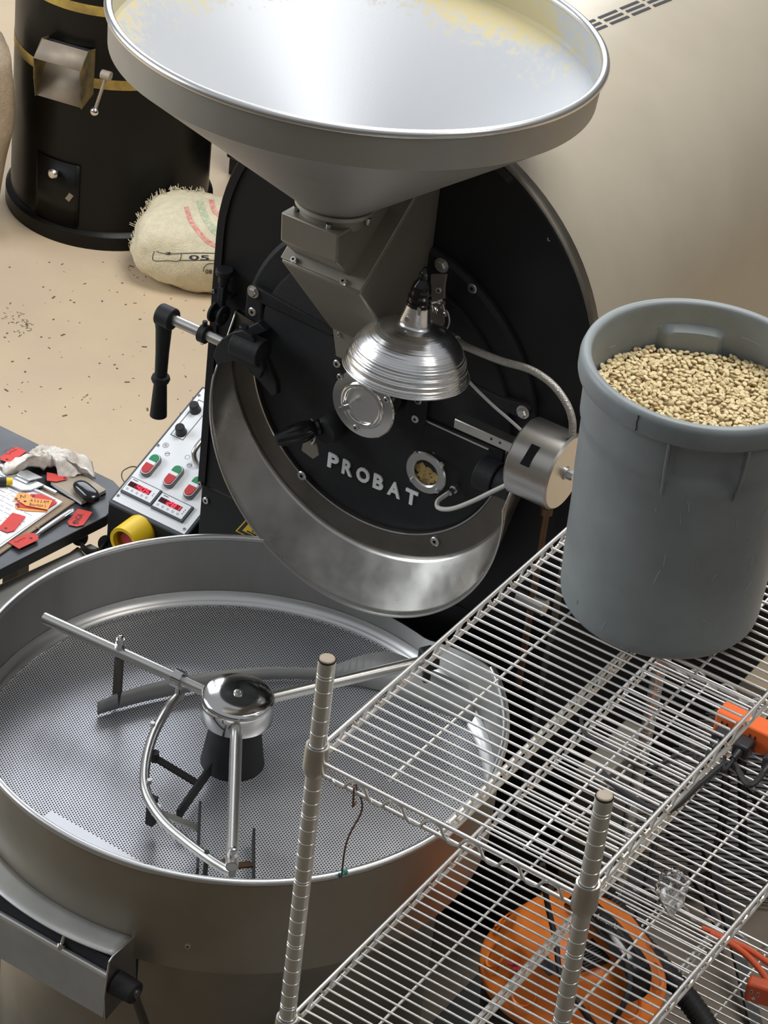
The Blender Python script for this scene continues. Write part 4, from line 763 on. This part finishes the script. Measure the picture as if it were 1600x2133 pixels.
def ray_sack(u, v): # where the sight line meets the sack
    d = _ray(u, v); best = None
    for i in range(0, 96):
        for j in range(10, 40):
            p = sfun(i / 96, j / 40); q = p - CAM; s_ = (q @ d) / (d @ d); e = np.linalg.norm(q - d * s_)
            if e < .02 and (best is None or s_ < best[0] - .01 or (s_ < best[0] + .01 and e < best[1])): best = (s_, e, p)
    return best[2] if best else CAM + d * 6.9
dgs = sk_.data
from mathutils.bvhtree import BVHTree
bvh = BVHTree.FromPolygons([Vector(v.co) + sk_.location for v in dgs.vertices], [tuple(p.vertices) for p in dgs.polygons])
def hit(u, v):
    d = Vector(_ray(u, v)).normalized(); loc, n, *_ = bvh.ray_cast(Vector(CAM), d)
    return None if loc is None else np.array(loc + n * (.0012 if n.dot(d) < 0 else -.0012))
def patch(name, polyline, width, m_, nseg=14):
    b = MB(); P = smooth_path([np.array([*p, 0.]) for p in polyline], 6); vs = []; ok = []
    for i, p in enumerate(P):
        t = P[min(i + 1, len(P) - 1)] - P[max(i - 1, 0)]; n = np.array([-t[1], t[0]]); n /= np.linalg.norm(n) + 1e-9; row = []
        for k in (-1, -.33, .33, 1): row.append(hit(p[0] + n[0] * width / 2 * k, p[1] + n[1] * width / 2 * k))
        vs.append(row)
    for i in range(len(vs) - 1):
        for k in range(3):
            q = [vs[i][k], vs[i + 1][k], vs[i + 1][k + 1], vs[i][k + 1]]
            if all(x is not None for x in q) and max(np.linalg.norm(q[0] - x) for x in q) < .06: b.add(q, [(0, 1, 2, 3)])
    if b.v: b.build(name, m_, sk_)
SK = .15
def q5(*a): return [(240 + x * SK, 380 + y * SK) for x, y in a]
M['redprint'] = mat('red_print', (.62, .16, .15), .95, var=.35, vscale=120, col2=(.74, .50, .38)); M['greenprint'] = mat('green_print', (.30, .42, .27), .95, var=.4, vscale=120, col2=(.66, .62, .44))
patch('red_stripe', q5((985, 340), (1040, 520), (1120, 640), (1220, 760), (1330, 850), (1480, 900)), 9, 'redprint'); patch('green_stripe', q5((1170, 250), (1220, 420), (1290, 560), (1400, 690), (1500, 750)), 13, 'greenprint')
patch('red_stripe', q5((1330, 235), (1370, 380), (1440, 450), (1520, 500)), 10, 'redprint')
for pl in (q5((545, 950), (530, 1080), (720, 1085), (890, 1085), (920, 985)), q5((575, 955), (660, 985), (780, 990)), q5((780, 990), (920, 985), (1150, 980), (1400, 985)), q5((890, 1082), (1150, 1080), (1400, 1080)), q5((1225, 1240), (1235, 1180), (1290, 1130), (1380, 1125))): patch('stencil_line', pl, 1.4, 'ink')
for tx, (u0, v0), hpx, wpx in (('3', (345, 530.5), 6, 11), ('05', (394, 541), 10, 42), ('08', (428, 570), 9, 14)):
    vv, ff = glyphs(tx, 0, .01); vv = vv.copy(); vv[:, :2] -= vv[:, :2].min(0); vv[:, 0] *= wpx / vv[:, 0].max(); vv[:, 1] *= hpx / vv[:, 1].max(); b = MB(); H = [hit(u0 + p[0], v0 - p[1] + p[0] * .02) for p in vv]
    if all(h is not None for h in H): b.add(H, ff); b.build('stencil_number', 'ink', sk_)
# frayed mouth
b = MB(); r6 = random.Random(4)
for k in range(110):
    t = r6.random() ** 1.2; u = 270 + 160 * t; h = None; vv0 = 380
    while h is None and vv0 < 560: vv0 += 4; h = hit(u, vv0)
    if h is None: continue
    d = np.array([r6.gauss(-.3, .3), r6.gauss(0, .3), r6.gauss(.5, .3)]); l = r6.uniform(.006, .016); d /= np.linalg.norm(d); b.tube([h - d * .006, h + d * l * .5, h + d * l + Zp * r6.uniform(-.006, .004)], .0009, 4)
if b.v: b.build('frayed_threads', 'burlap', sk_, kind='stuff')
SC2 = np.array([-2.328, 1.985, .30])
def tall(u, v):
    a = 2 * PI * u; h = v; r = .155 * (1 - .25 * max(0, h - .75)) * (.72 + .28 * min(1, h / .55)) * (1 + .12 * noise.noise(Vector((math.cos(a) * 1.5, math.sin(a) * 1.5, h * 3)))) * (1 if h < .93 else max(.05, (1 - h) / .07) ** .5); q = SC2 + np.array([r * math.cos(a), r * math.sin(a), -.30 + .57 * h + .015 * noise.noise(Vector((a, h * 6, 1)))]); return q
b = MB(); b.grid(tall, 40, 30, closeu=True); tag(b.build('burlap_sack', 'burlap2', loc=SC2 * [1, 1, 0], angle=80), 'brown burlap sack standing upright left of the black barrel', 'sack', 'burlap sacks by the barrel')
# ============================================================ wire shelving
X0, X1, Y0, Y1 = .5436, .9829, -.635, .555
sh = thing('wire_shelving', 'chrome wire shelving unit carrying the grey bin of coffee beans', 'shelf', ((X0 + X1) / 2, (Y0 + Y1) / 2, 0))
ZT = 1.4018; PTOP = ZT + .151
b = MB(); prof = []; z = .02; gr = []
for k in range(-11, 2):
    zc = ZT + .127 * k; gr += [zc - .0026, zc + .0026] + [zc + .0254 * i for i in (1, 2, 3, 4)]
gr = sorted(g for g in gr if .03 < g < PTOP - .008)
prof = [(.0127, 0)]
for g in gr: prof += [(.0127, g - .0009), (.0119, g - .0003), (.0119, g + .0002), (.0127, g + .0009)]
prof += [(.0127, PTOP - .002), (.0121, PTOP)]
b.lathe(prof, 24, (X0, Y0, 0)); post = b.build('post', 'post', sh, angle=22)
b = MB(); b.lathe([(.0122, PTOP - .001), (.0127, PTOP + .0005), (.0124, PTOP + .0012)], 24, (X0, Y0, 0)); b.lathe([(.0113, PTOP + .001), (.0113, PTOP + .003), (.0098, PTOP + .0042), (0, PTOP + .0046)], 24, (X0, Y0, 0), mi=1); cap = b.build('post_cap', ['plug', 'dust'], post)
def clone(o, parent, dx=0, dy=0, dz=0):
    c = o.copy(); COL.objects.link(c); c.parent = parent; c.location = o.location + Vector((dx, dy, dz)); return c
for dx, dy in ((X1 - X0, 0), (0, Y1 - Y0), (X1 - X0, Y1 - Y0)):
    p2 = clone(post, sh, dx, dy); clone(cap, p2)
def wave(axis, a0, a1, fixed, zlo, zhi, period, phase=0):
    pts = []; n = int((a1 - a0) / period * 8)
    for i in range(n + 1):
        t = a0 + (a1 - a0) * i / n; w = ((t - a0) / period + phase) % 1; k = min(1, max(0, abs(w * 2 - 1) * 1.9 - .45)); z = zlo + (zhi - zlo) * (k * k * (3 - 2 * k))
        pts.append((t, fixed, z) if axis == 'x' else (fixed, t, z))
    return pts
def shelf(zt):
    b = MB(); zl, zf = zt - .0098, zt - .024
    for x in (X0, X1): b.tube([(x, Y0 + .012, zl), (x, Y1 - .012, zl)], .0033, 8); b.tube([(x, Y0 + .012, zl - .024), (x, Y1 - .012, zl - .024)], .0033, 8)
    for y in (Y0 - .004, Y1 + .004): b.tube([(X0 + .008, y, zf), (X1 - .008, y, zf)], .0033, 8); b.tube([(X0 + .008, y, zf - .021), (X1 - .008, y, zf - .021)], .0033, 8)
    s_ = b.build('shelf_frame', 'wire', sh, angle=60)
    b = MB(); xm = (X0 + X1) / 2
    b.tube([(xm, Y0, zt - .0205), (xm, Y1, zt - .0205)], .0042, 8); b.build('centre_truss', 'wire', s_)
    b = MB(); b.tube([(xm, Y0, zt - .044), (xm, Y1, zt - .044)], .0042, 8); b.build('centre_truss', 'wire', s_)
    b = MB(); b.tube(wave('y', Y0 + .01, Y1 - .01, xm, zt - .041, zt - .0235, .062), .0028, 6); b.build('zigzag_wire', 'wire', s_)
    for x in (X0, X1): b = MB(); b.tube(wave('y', Y0 + .018, Y1 - .018, x, zl - .021, zl - .003, .062), .0026, 6); b.build('zigzag_wire', 'wire', s_)
    for y in (Y0 - .004, Y1 + .004): b = MB(); b.tube(wave('x', X0 + .03, X1 - .03, y - .002, zf - .0225, zf - .002, .0632, .3), .0026, 6); b.build('zigzag_wire', 'wire', s_)
    for t in (.25, .75): x = X0 + (X1 - X0) * t; b = MB(); b.tube([(x, Y0 + .02, zt - .0175), (x, Y1 - .02, zt - .0175)], .0024, 6); b.build('support_wire', 'wire', s_)
    b = MB(); yr = Y0 + .021; b.tube([(X0 + .0065, yr, zt - .0136), (X1 - .0065, yr, zt - .0136)], .0021, 6); r0 = b.build('rod', 'wire', s_, angle=60)
    k = 1
    while yr + k * .0194 < Y1 - .015: clone(r0, s_, 0, .0194 * k); k += 1
    b = MB(); b.lathe([(.0135, 0), (.0165, 0), (.0172, -.002), (.0186, -.040), (.0180, -.044), (.0145, -.052), (.0128, -.053)], 28, (X0, Y0, zt)); b.lathe([(.0135, 0), (.0135, -.012), (.0128, -.012)], 28, (X0, Y0, zt), mi=1); c0 = b.build('collar', ['satin', 'plug'], s_)
    for dx, dy in ((X1 - X0, 0), (0, Y1 - Y0), (X1 - X0, Y1 - Y0)): clone(c0, s_, dx, dy)
for zt in (ZT, ZT - .5364, ZT - 1.0728): shelf(zt)
# ============================================================ grey bin with coffee
ZB = ZT - .0115; BN = np.array([.7465, -.007, ZB])
def ang_of(u, v, r):
    d = _ray(u, v); o = CAM - BN; a = d[0] ** 2 + d[1] ** 2; b_ = 2 * (o[0] * d[0] + o[1] * d[1]); c = o[0] ** 2 + o[1] ** 2 - r * r; D = b_ * b_ - 4 * a * c; h = CAM + d * ((-b_ - math.sqrt(max(D, 0))) / 2 / a); return math.atan2(h[1] - BN[1], h[0] - BN[0]), h[2]
th0, zr0 = ang_of(1389, 950, .168); th1, zr1 = ang_of(1549, 955, .168); thc = (th0 + th1) / 2; thw = abs(th1 - th0) / 2
outer = [(.0, .004), (.10, .004), (.138, .0), (.1455, .003), (.151, .011), (.1535, .024), (.1560, .10), (.1575, .18), (.1605, .225), (.1612, .26), (.1625, .318), (.1665, .330), (.1672, .36), (.1680, .392), (.1682, .398), (.1785, .399), (.1800, .404), (.1800, .424), (.1770, .4335), (.1735, .4355), (.166, .4345), (.1635, .431)]
inner = [(.1615, .398), (.1610, .36), (.1600, .33), (.1545, .318), (.1525, .20), (.150, .10), (.147, .02), (0, .012)]
prof = outer + inner; n = 128; vs = []
def sstep(x): x = min(1, max(0, x)); return x * x * (3 - 2 * x)
po_ = [];
for r, z in prof: po_.append((r, z))
dense = []
for i in range(len(po_) - 1):
    (r0, z0), (r1, z1) = po_[i], po_[i + 1]; m_ = 5 if abs(z1 - z0) > .02 and min(z0, z1) > .25 else 1
    for k in range(m_): dense.append((r0 + (r1 - r0) * k / m_, z0 + (z1 - z0) * k / m_))
dense.append(po_[-1])
for i in range(n):
    t = 2 * PI * i / n; d1 = abs((t - thc + PI) % (2 * PI) - PI); d2 = abs((t - thc) % (2 * PI) - PI); dd_ = min(d1, d2); ka = sstep((thw * .98 - dd_) / .06)
    for r, z in dense:
        k = ka * sstep((z - .322) / .012) * sstep((.397 - z) / .008) if .30 < z < .398 and r > .14 else 0
        rr = r - .013 * k; vs.append(BN + np.array([rr * math.cos(t), rr * math.sin(t), z]))
P = len(dense); b = MB(); b.add(vs, [(i * P + q, ((i + 1) % n) * P + q, ((i + 1) % n) * P + q + 1, i * P + q + 1) for i in range(n) for q in range(P - 1)])
bt_ = thing('storage_bin', 'round grey plastic bin on the top shelf filled with green coffee', 'bin', BN); b.build('bin_body', 'bin', bt_, angle=48)
for s_, t in ((1, th0), (-1, th1)):
    d = np.array([math.cos(t), math.sin(t), 0]); tg = np.array([-math.sin(t), math.cos(t), 0]); b = MB(); zz = ZB
    b.prism([BN + d * .160 + Zp * .398, BN + d * .1795 + Zp * .398, BN + d * .1765 + Zp * .36, BN + d * .170 + Zp * .325, BN + d * .1655 + Zp * .308, BN + d * .1605 + Zp * .295], tg * .004); b.build('handle_rib', 'bin', bt_, bevel=.001)
# scratches, a crack and scuffs on the bin
b = MB(); r7 = random.Random(2)
def bin_r(z): return np.interp(z, [q[1] for q in outer[5:15]], [q[0] for q in outer[5:15]])
for k in range(18):
    t = thc + r7.uniform(-1.1, .9); z = r7.uniform(.04, .3); dt, dz = r7.uniform(-.09, .09), r7.uniform(-.028, .028); pts = []
    for q in range(6):
        w = q / 5; zz = z + dz * w + .003 * math.sin(w * 3); tt = t + dt * w; pts.append(BN + np.array([math.cos(tt), math.sin(tt), 0]) * (bin_r(zz) + .00025) + Zp * zz)
    b.tube(pts, .00035, 4)
for k in range(9):
    t = thc + PI + r7.uniform(-1.0, 1.0); z = r7.uniform(.385, .42); pts = [BN + np.array([math.cos(t + .03 * q), math.sin(t + .03 * q), 0]) * (.1614 if z + .004 * ((q % 2)) < .398 else .1614) + Zp * min(.395, z - .012 + .006 * (q % 2) * r7.random()) for q in range(4)]; b.tube(pts, .0004, 4)
M['scratch'] = mat('pale_scratch', (.42, .46, .47), .6); b.build('scratches', 'scratch', bt_, kind='stuff')
b = MB(); t_, z_ = ang_of(1330, 866, .1795); b.tube([BN + np.array([math.cos(t_ + .004 * math.sin(q * 2)), math.sin(t_ + .004 * math.sin(q * 2)), 0]) * .1801 + Zp * (.428 - .026 * q / 5) for q in range(6)], .0009, 5); b.build('rim_crack', 'ink', bt_)
def beans():
    bm_v = []; nu, nv = 10, 6
    for i in range(nv + 1):
        t = PI * i / nv
        for k in range(nu):
            a = 2 * PI * k / nu; x, y, z = math.sin(t) * math.cos(a), math.sin(t) * math.sin(a), math.cos(t)
            if z > 0: z = .42 * z - (.30 * math.exp(-(y / .22) ** 2) * (1 - abs(x) ** 3))
            else: z = .85 * z
            bm_v.append((x * .0053, y * .0039, z * .0036))
    B_ = np.array(bm_v); F_ = np.array([(i * nu + k, (i + 1) * nu + k, (i + 1) * nu + (k + 1) % nu, i * nu + (k + 1) % nu) for i in range(nv) for k in range(nu)])
    rg = np.random.default_rng(5); Z0 = .362; pts = []; cell = {}
    def far(p, dmin):
        i, j = int(p[0] // dmin), int(p[1] // dmin)
        return all((q[0] - p[0]) ** 2 + (q[1] - p[1]) ** 2 > dmin * dmin for a in (-1, 0, 1) for c in (-1, 0, 1) for q in cell.get((i + a, j + c), ()))
    layers = []
    for dmin, dz, tries in ((.0066, -.0035, 9000), (.0070, 0., 14000)):
        cell = {}
        for _ in range(tries):
            r = .1575 * math.sqrt(rg.random()); a = 2 * PI * rg.random(); p = (r * math.cos(a), r * math.sin(a))
            if r > .143 and abs(math.sin(a - thc)) < math.sin(thw * 1.15): continue
            if far(p, dmin): cell.setdefault((int(p[0] // dmin), int(p[1] // dmin)), []).append(p); layers.append((p[0], p[1], dz))
    V, F = [], []
    for n_, (x, y, dz) in enumerate(layers):
        rx = rg.normal(0, .35) + (PI if rg.random() < .5 else 0); ry = rg.normal(0, .3); rz = rg.uniform(0, 2 * PI); s = rg.uniform(.86, 1.12)
        R_ = np.array(Matrix.Rotation(rz, 3, 'Z') @ Matrix.Rotation(ry, 3, 'Y') @ Matrix.Rotation(rx, 3, 'X'))
        h = Z0 + dz + .006 * noise.noise(Vector((x * 14, y * 14, 3))) + rg.normal(0, .0009); V.append((B_ * s) @ R_.T + np.array([x, y, h])); F.append(F_ + n_ * len(B_))
    V = np.concatenate(V); F = np.concatenate(F); me = bpy.data.meshes.new('coffee_beans'); me.vertices.add(len(V)); me.vertices.foreach_set('co', V.ravel()); me.loops.add(F.size); me.loops.foreach_set('vertex_index', F.ravel().astype(np.int32))
    me.polygons.add(len(F)); me.polygons.foreach_set('loop_start', (np.arange(len(F)) * 4).astype(np.int32)); me.update(calc_edges=True); me.materials.append(M['bean']); me.shade_smooth()
    o = link('coffee_beans', me, None, loc=BN, kind='stuff'); tag(o, 'pale green coffee beans heaped inside the grey bin', 'beans')
    c = MB(); c.lathe([(0, .351), (.144, .351)], 48, BN); c.build('bean_bed', 'bean', o)
beans()
# ============================================================ under and around the shelves
# orange vacuum on the lowest shelf
ZS = ZT - 1.0728 - .0115; VC = np.array([.668, .125, ZS])
va = thing('shop_vacuum', 'orange and black shop vacuum lying under the middle wire shelf', 'vacuum cleaner', VC)
def vacf(prof, lobes=0, amp=0, z0=0, z1=1):
    def f(u, v):
        a = 2 * PI * u; i = v * (len(prof) - 1); k = min(int(i), len(prof) - 2); w = i - k; r = prof[k][0] * (1 - w) + prof[k + 1][0] * w; z = prof[k][1] * (1 - w) + prof[k + 1][1] * w
        if lobes: r *= 1 + amp * max(0, math.cos(lobes * a)) ** .6 * sstep((z - z0) / .02) * sstep((z1 - z) / .03)
        return VC + np.array([r * math.cos(a) * 1.05, r * math.sin(a) * 1.0, z])
    return f
b = MB(); b.grid(vacf([(.10, 0), (.135, .005), (.148, .03), (.152, .11), (.15, .12)]), 48, 8, closeu=True); b.build('tank', 'plug', va)
b = MB(); b.grid(vacf([(.15, .115), (.160, .122), (.160, .135), (.146, .15), (.128, .195), (.108, .225), (.06, .243), (.0, .247)], 9, -.07, .14, .225), 108, 28, closeu=True); b.build('motor_head', 'orange', va, angle=60)
for k in range(9):
    a = 2 * PI * (k + .5) / 9; d = np.array([math.cos(a) * 1.05, math.sin(a), 0]); tg = np.array([-math.sin(a), math.cos(a), 0]); n_ = d * .8 + Zp * .6; n_ /= np.linalg.norm(n_); up_ = np.cross(n_, tg); b = MB()
    b.lathe([(.021, 0), (.024, .003), (.026, 0)], 18, VC + d * .138 + Zp * .172, n_, closed=True); b.build('scallop', 'orange', va)
b = MB()
for k in range(7): b.obox(VC + np.array([-.045, -.115 + .003 * k, .20 - .009 * k]) + np.array([.012 * k - .02, 0, 0]), (Xp + Yp * .4, Yp - Zp, Zp + Yp), (.006, .018, .003))
b.build('vent_slots', 'redp', va, kind='stuff')
A_ = AZ(1185, 1862, ZS + .255); B_ = AZ(1330, 2025, ZS + .25); d = (B_ - A_); L2 = np.linalg.norm(d); d /= L2; w = np.cross(Zp, d)
b = MB(); hp_ = smooth_path([A_ - Zp * .05, A_ + d * .02 + Zp * .01, A_ + d * L2 * .35 + Zp * .02, A_ + d * L2 * .7 + Zp * .018, B_ + Zp * 0, B_ + d * .01 - Zp * .05], 6)
nn_ = len(hp_); vs = []
for i, p in enumerate(hp_):
    t_ = i / (nn_ - 1); ww = .014 + .012 * sstep(t_ * 1.5); vs += [p - w * ww, p - w * ww * .6 + Zp * .008, p + w * ww * .6 + Zp * .008, p + w * ww, p + w * ww * .6 - Zp * .008, p - w * ww * .6 - Zp * .008]
b.add(vs, [(i * 6 + k, (i + 1) * 6 + k, (i + 1) * 6 + (k + 1) % 6, i * 6 + (k + 1) % 6) for i in range(nn_ - 1) for k in range(6)] + [tuple(range(6))[::-1], tuple((nn_ - 1) * 6 + k for k in range(6))]); hn = b.build('carry_handle', 'gloss', va, angle=50)
b = MB(); o3 = AZ(1237, 1911, ZS + .287); x3 = AZ(1284, 1938, ZS + .283) - o3; text_on(b, 'ArmorAll', o3, x3, np.cross(Zp, x3), .012, .045, lift=.002); b.build('lettering', 'silver', hn)
b = MB(); vc2 = AZ(1240, 1990, ZS + .243)
for k in range(9): b.obox(vc2 + d * (.006 * k - .03) - w * .01, (d, w, Zp), (.0018, .026, .006))
b.build('air_grille', 'plug', va, kind='stuff')
b = MB(); b.obox(AZ(1140, 2010, ZS + .235), (d, w, Zp), (.022, .012, .001)); b.build('rating_label', 'ink', va)
b = MB(); b.obox(AZ(1265, 2098, ZS + .16), (Xp + Yp * .45, Yp - Zp * .4, Zp), (.035, .012, .001)); b.build('rating_label', 'greyink', va)
b = MB(); b.tube(smooth_path([AZ(*c, zz) for c, zz in (((1130, 1800), .72), ((1140, 1880), .64), ((1158, 1960), .60), ((1168, 2030), .59), ((1205, 2090), .585), ((1240, 2140), .55))]), .0055, 8); b.build('power_cord', 'rubber', va)
b = MB(); b.tube(smooth_path([AZ(*c, zz) for c, zz in (((1300, 1990), .605), ((1312, 2040), .60), ((1300, 2090), .58), ((1280, 2125), .55), ((1265, 2160), .5))]), .005, 8); b.build('power_cord', 'rubber', va)
# corrugated hose
hpts = smooth_path([AZ(*c, zz) for c, zz in (((1255, 1862), .47), ((1290, 1905), .455), ((1330, 1960), .44), ((1385, 2025), .42), ((1440, 2090), .40), ((1485, 2160), .385), ((1510, 2230), .38))], 22)
b = MB(); b.tube(hpts, [.0205 + .0018 * math.sin(i * 2.1) for i in range(len(hpts))], 14); b.build('suction_hose', 'rubber', va, angle=80)
# power strip on the middle shelf with plugs and cords
ZM = ZT - .5364 - .0115; ps = thing('power_strip', 'orange power strip at the far end of the middle shelf with black plugs', 'power strip', AZ(1550, 1500, ZM))
s0 = AZ(1494, 1478, ZM + .05); b = MB(); b.box(s0[0], s0[0] + .36, s0[1] - .004, s0[1] + .036, ZM + .002, ZM + .050); b.build('strip_body', 'orange3', ps, bevel=.004)
b = MB()
for k in range(6):
    for dx, dz in ((0, .012), (.010, .012), (.005, -.001)): x = s0[0] + .015 + .055 * k; b.box(x + dx - .0016, x + dx + .0016, s0[1] - .0045, s0[1] - .003, ZM + .02 + dz - .003, ZM + .02 + dz + .003)
b.build('sockets', 'ink', ps, kind='stuff')
b = MB(); b.box(s0[0] + .09, s0[0] + .15, s0[1] + .036, s0[1] + .06, ZM + .01, ZM + .045); b.build('switch_box', 'teal', ps, bevel=.003)
def plugc(x, path, lab, r=.0038):
    t = thing('power_plug', lab, 'plug', (x, s0[1] - .03, ZM), 'black plugs in the power strip'); y = s0[1] - .006; b = MB(); b.box(x - .015, x + .015, y - .034, y, ZM + .004, ZM + .032); b.build('plug_body', 'plug', t, bevel=.004)
    b = MB(); b.cyl((x, y - .03, ZM + .018), (x, y - .056, ZM + .017), .0085, .005, n=12); b.build('strain_relief', 'plug', t)
    b = MB(); b.tube(smooth_path([(x, y - .05, ZM + .017)] + path, 8), r, 8); b.build('cord', 'rubber', t)
plugc(s0[0] + .028, [(s0[0] + .02, s0[1] - .10, ZM + .008), AZ(1440, 1560, ZM + .006), AZ(1350, 1600, ZM + .006), AZ(1290, 1570, ZM + .006), AZ(1222, 1530, ZM + .006), AZ(1210, 1490, ZM + .006)], 'black plug at the left end of the orange strip')
plugc(s0[0] + .128, [(s0[0] + .122, s0[1] - .10, ZM + .012), AZ(1520, 1590, ZM + .008), AZ(1460, 1632, ZM + .006), AZ(1385, 1690, ZM + .006), AZ(1300, 1650, ZM + .006), AZ(1245, 1600, ZM + .006)], 'black plug with a long cord in the middle of the orange strip', .0055)
plugc(s0[0] + .070, [(s0[0] + .07, s0[1] - .09, ZM + .01), AZ(1510, 1580, ZM - .02), AZ(1510, 1680, .6), AZ(1490, 1760, .4), AZ(1470, 1850, .2)], 'black adapter hanging its cord down through the wire shelf')
# orange extension cord with outlet
oc = thing('extension_cord', 'orange extension cord with three hole outlet beside the shelf', 'cord', AZ(1560, 2000, .345))
for nm, pl in (('cord', ((1462, 1934), (1490, 1945), (1525, 1962), (1560, 1978), (1610, 2012), (1680, 2060))), ('cord', ((1480, 1945), (1520, 1965), (1555, 1990), (1585, 2022), (1600, 2045), (1612, 2062)))):
    b = MB(); b.tube(smooth_path([AZ(*c, .40) for c in pl], 8), .0062, 10); b.build(nm, 'orange2', oc)
ob = AZ(1590, 2066, .40); b = MB(); b.obox(ob, (Xp + Yp * .3, Yp - Xp * .3, Zp), (.031, .014, .022)); ob_ = b.build('outlet_block', 'orange2', oc, bevel=.006)
of = ob - np.array([.3, 1, 0]) / 1.044 * 0; fx = np.array([1, .3, 0]) / 1.044; fy = np.array([-.3, 1, 0]) / 1.044
b = MB()
for dx, dz in ((-.020, .006), (-.008, .004)): c = ob - fy * .0145 + fx * dx + Zp * dz; b.obox(c, (fx, fy, Zp), (.0022, .0006, .0042)); b.obox(c - fy * .0004, (fx, fy, Zp), (.001, .0006, .0028), 1)
c = ob - fy * .0145 - fx * .014 - Zp * .008; b.cyl(c, c - fy * .0007, .0038, n=12); b.build('socket_holes', ['silver', 'ink'], ob_, kind='stuff')
# clear plastic wrap on the middle shelf
wc = AZ(1400, 1845, ZM + .025)
def wrapf(u, v):
    a = 2 * PI * u; t = PI * v; q = np.array([math.sin(t) * math.cos(a), math.sin(t) * math.sin(a), math.cos(t)]); k = 1 + .35 * noise.noise(Vector(q * 2.3)) + .22 * noise.noise(Vector(q * 6)); return wc + np.array([q[0] * .024, q[1] * .030, q[2] * .022]) * k + np.array([.018, -.026, -.008]) * max(0, q @ np.array([.5, -.85, 0])) ** 3
b = MB(); b.grid(wrapf, 20, 14, closeu=True); tag(b.build('plastic_wrap', 'clear', loc=wc, angle=10, solid=.0006), 'crumpled clear plastic wrapper lying on the middle wire shelf', 'wrapper')
# string hanging to the tray rim
sa = AY(742, 1640, Y0 - .006); sb = AZ(718, 1820, .806)
b = MB(); mid = (sa + sb) / 2; P = [sa + (sb - sa) * t + np.array([.012 * math.sin(t * 7) * (1 - t), .01 * math.sin(t * 5), 0]) for t in np.linspace(0, 1, 24)]; b.tube(P, .0016, 6); b.tube([sa + np.array([0, .006, .006]), sa + np.array([0, -.006, .004]), sa + np.array([.002, -.006, -.03]), sa + np.array([.0, .004, -.03])], .0018, 6)
st = b.build('hanging_string', 'string', loc=sb); tag(st, 'thin brown string hanging from the shelf edge to the tray rim', 'string')
b = MB(); b.sphere(sb + Zp * .004, .0055, 10); b.tube([sb + np.array([-.006, -.006, -.006]), sb + np.array([-.005, -.009, .004]), sb + np.array([.004, -.008, .007])], .0022, 6); b.build('string_knot', 'teal', st)
# dark ribbed mat, cardboard, struts on the floor behind the shelves
b = MB(); P = [AZ(u, v, .02) for u, v in ((1480, 1535), (1440, 1618), (1395, 1668), (1390, 1735), (1440, 1790), (1540, 1830), (1700, 1790), (1760, 1620), (1640, 1510))]; P = [np.array([max(p[0], .36), p[1], p[2]]) for p in P]; b.prism([p * [1, 1, 0] for p in P], (0, 0, .02)); fm = tag(b.build('rubber_mat', 'mat', loc=sum(P) / len(P) * [1, 1, 0]), 'dark grey ribbed rubber mat on the floor behind the shelves', 'mat')
b = MB(); c = AZ(1530, 1660, .02); e = np.array([.87, .49, 0])
for k in range(-24, 25):
    y = np.cross(Zp, e) * .0135 * k; p = c + y; b.tube([p - e * .30 * (1 - abs(k) / 60) + Zp * .003, p + e * .36 * (1 - abs(k) / 60) + Zp * .003], .0026, 5)
b.build('mat_ribs', 'mat', fm, kind='stuff')
b = MB(); c = AZ(1592, 1540, .0); b.obox(c + np.array([.10, .25, .15]), (Xp, Yp, Zp), (.10, .14, .15)); tag(b.build('cardboard_box', 'card', loc=c + np.array([.1, .25, 0]), bevel=.003), 'plain tan cardboard box on the floor behind the shelves', 'box')
sd = thing('folding_stand', 'black folding stand on the floor behind the lowest shelf', 'stand', AZ(1520, 1800, 0))
for (a_, c_, w_) in (((1545, 1560, .40), (1548, 1775, .12), .012), ((1520, 1560, .4), (1500, 1760, .06), .008), ((1470, 1760, .2), (1525, 1945, .06), .011), ((1525, 1930, .10), (1580, 2160, .0), .013), ((1565, 1640, .3), (1640, 1800, .02), .013), ((1440, 1815, .1), (1510, 1960, .02), .006), ((1345, 1850, .06), (1500, 1800, .06), .012)):
    A_, B_ = AZ(a_[0], a_[1], a_[2] + .012), AZ(c_[0], c_[1], c_[2] + .012); d = B_ - A_; l_ = np.linalg.norm(d); d /= l_; q = np.cross(d, Zp); b = MB(); b.obox((A_ + B_) / 2, (d, q, np.cross(d, q)), (l_ / 2, w_, .006)); b.build('strut', 'rubber', sd)
b = MB(); b.tube(smooth_path([AZ(*c, .03) for c in ((1380, 1700), (1360, 1780), (1345, 1850), (1330, 1900), (1350, 1930))]), .006, 8); tag(b.build('floor_cable', 'rubber', loc=AZ(1350, 1830, .02)), 'loose black cable on the floor behind the vacuum', 'cable')
b = MB(); b.prism([(.345, -.62, .0), (1.02, -.62, .0), (1.02, .12, .0), (.66, .36, 0), (.50, .92, 0), (.345, .92, 0)], (0, 0, .012)); tag(b.build('floor_black_sheet', 'rubber', loc=(.6, 0, 0), bevel=.003), 'flat black sheet added to darken the floor under the wire shelving', 'mat')  # black sheet added for the darkness below the shelves
b = MB(); b.box(.37, .43, .66, .86, .0, .40); tag(b.build('metal_box', 'duct', loc=(.40, .76, 0), bevel=.004), 'narrow dull metal box on the floor right of the roaster base', 'box')
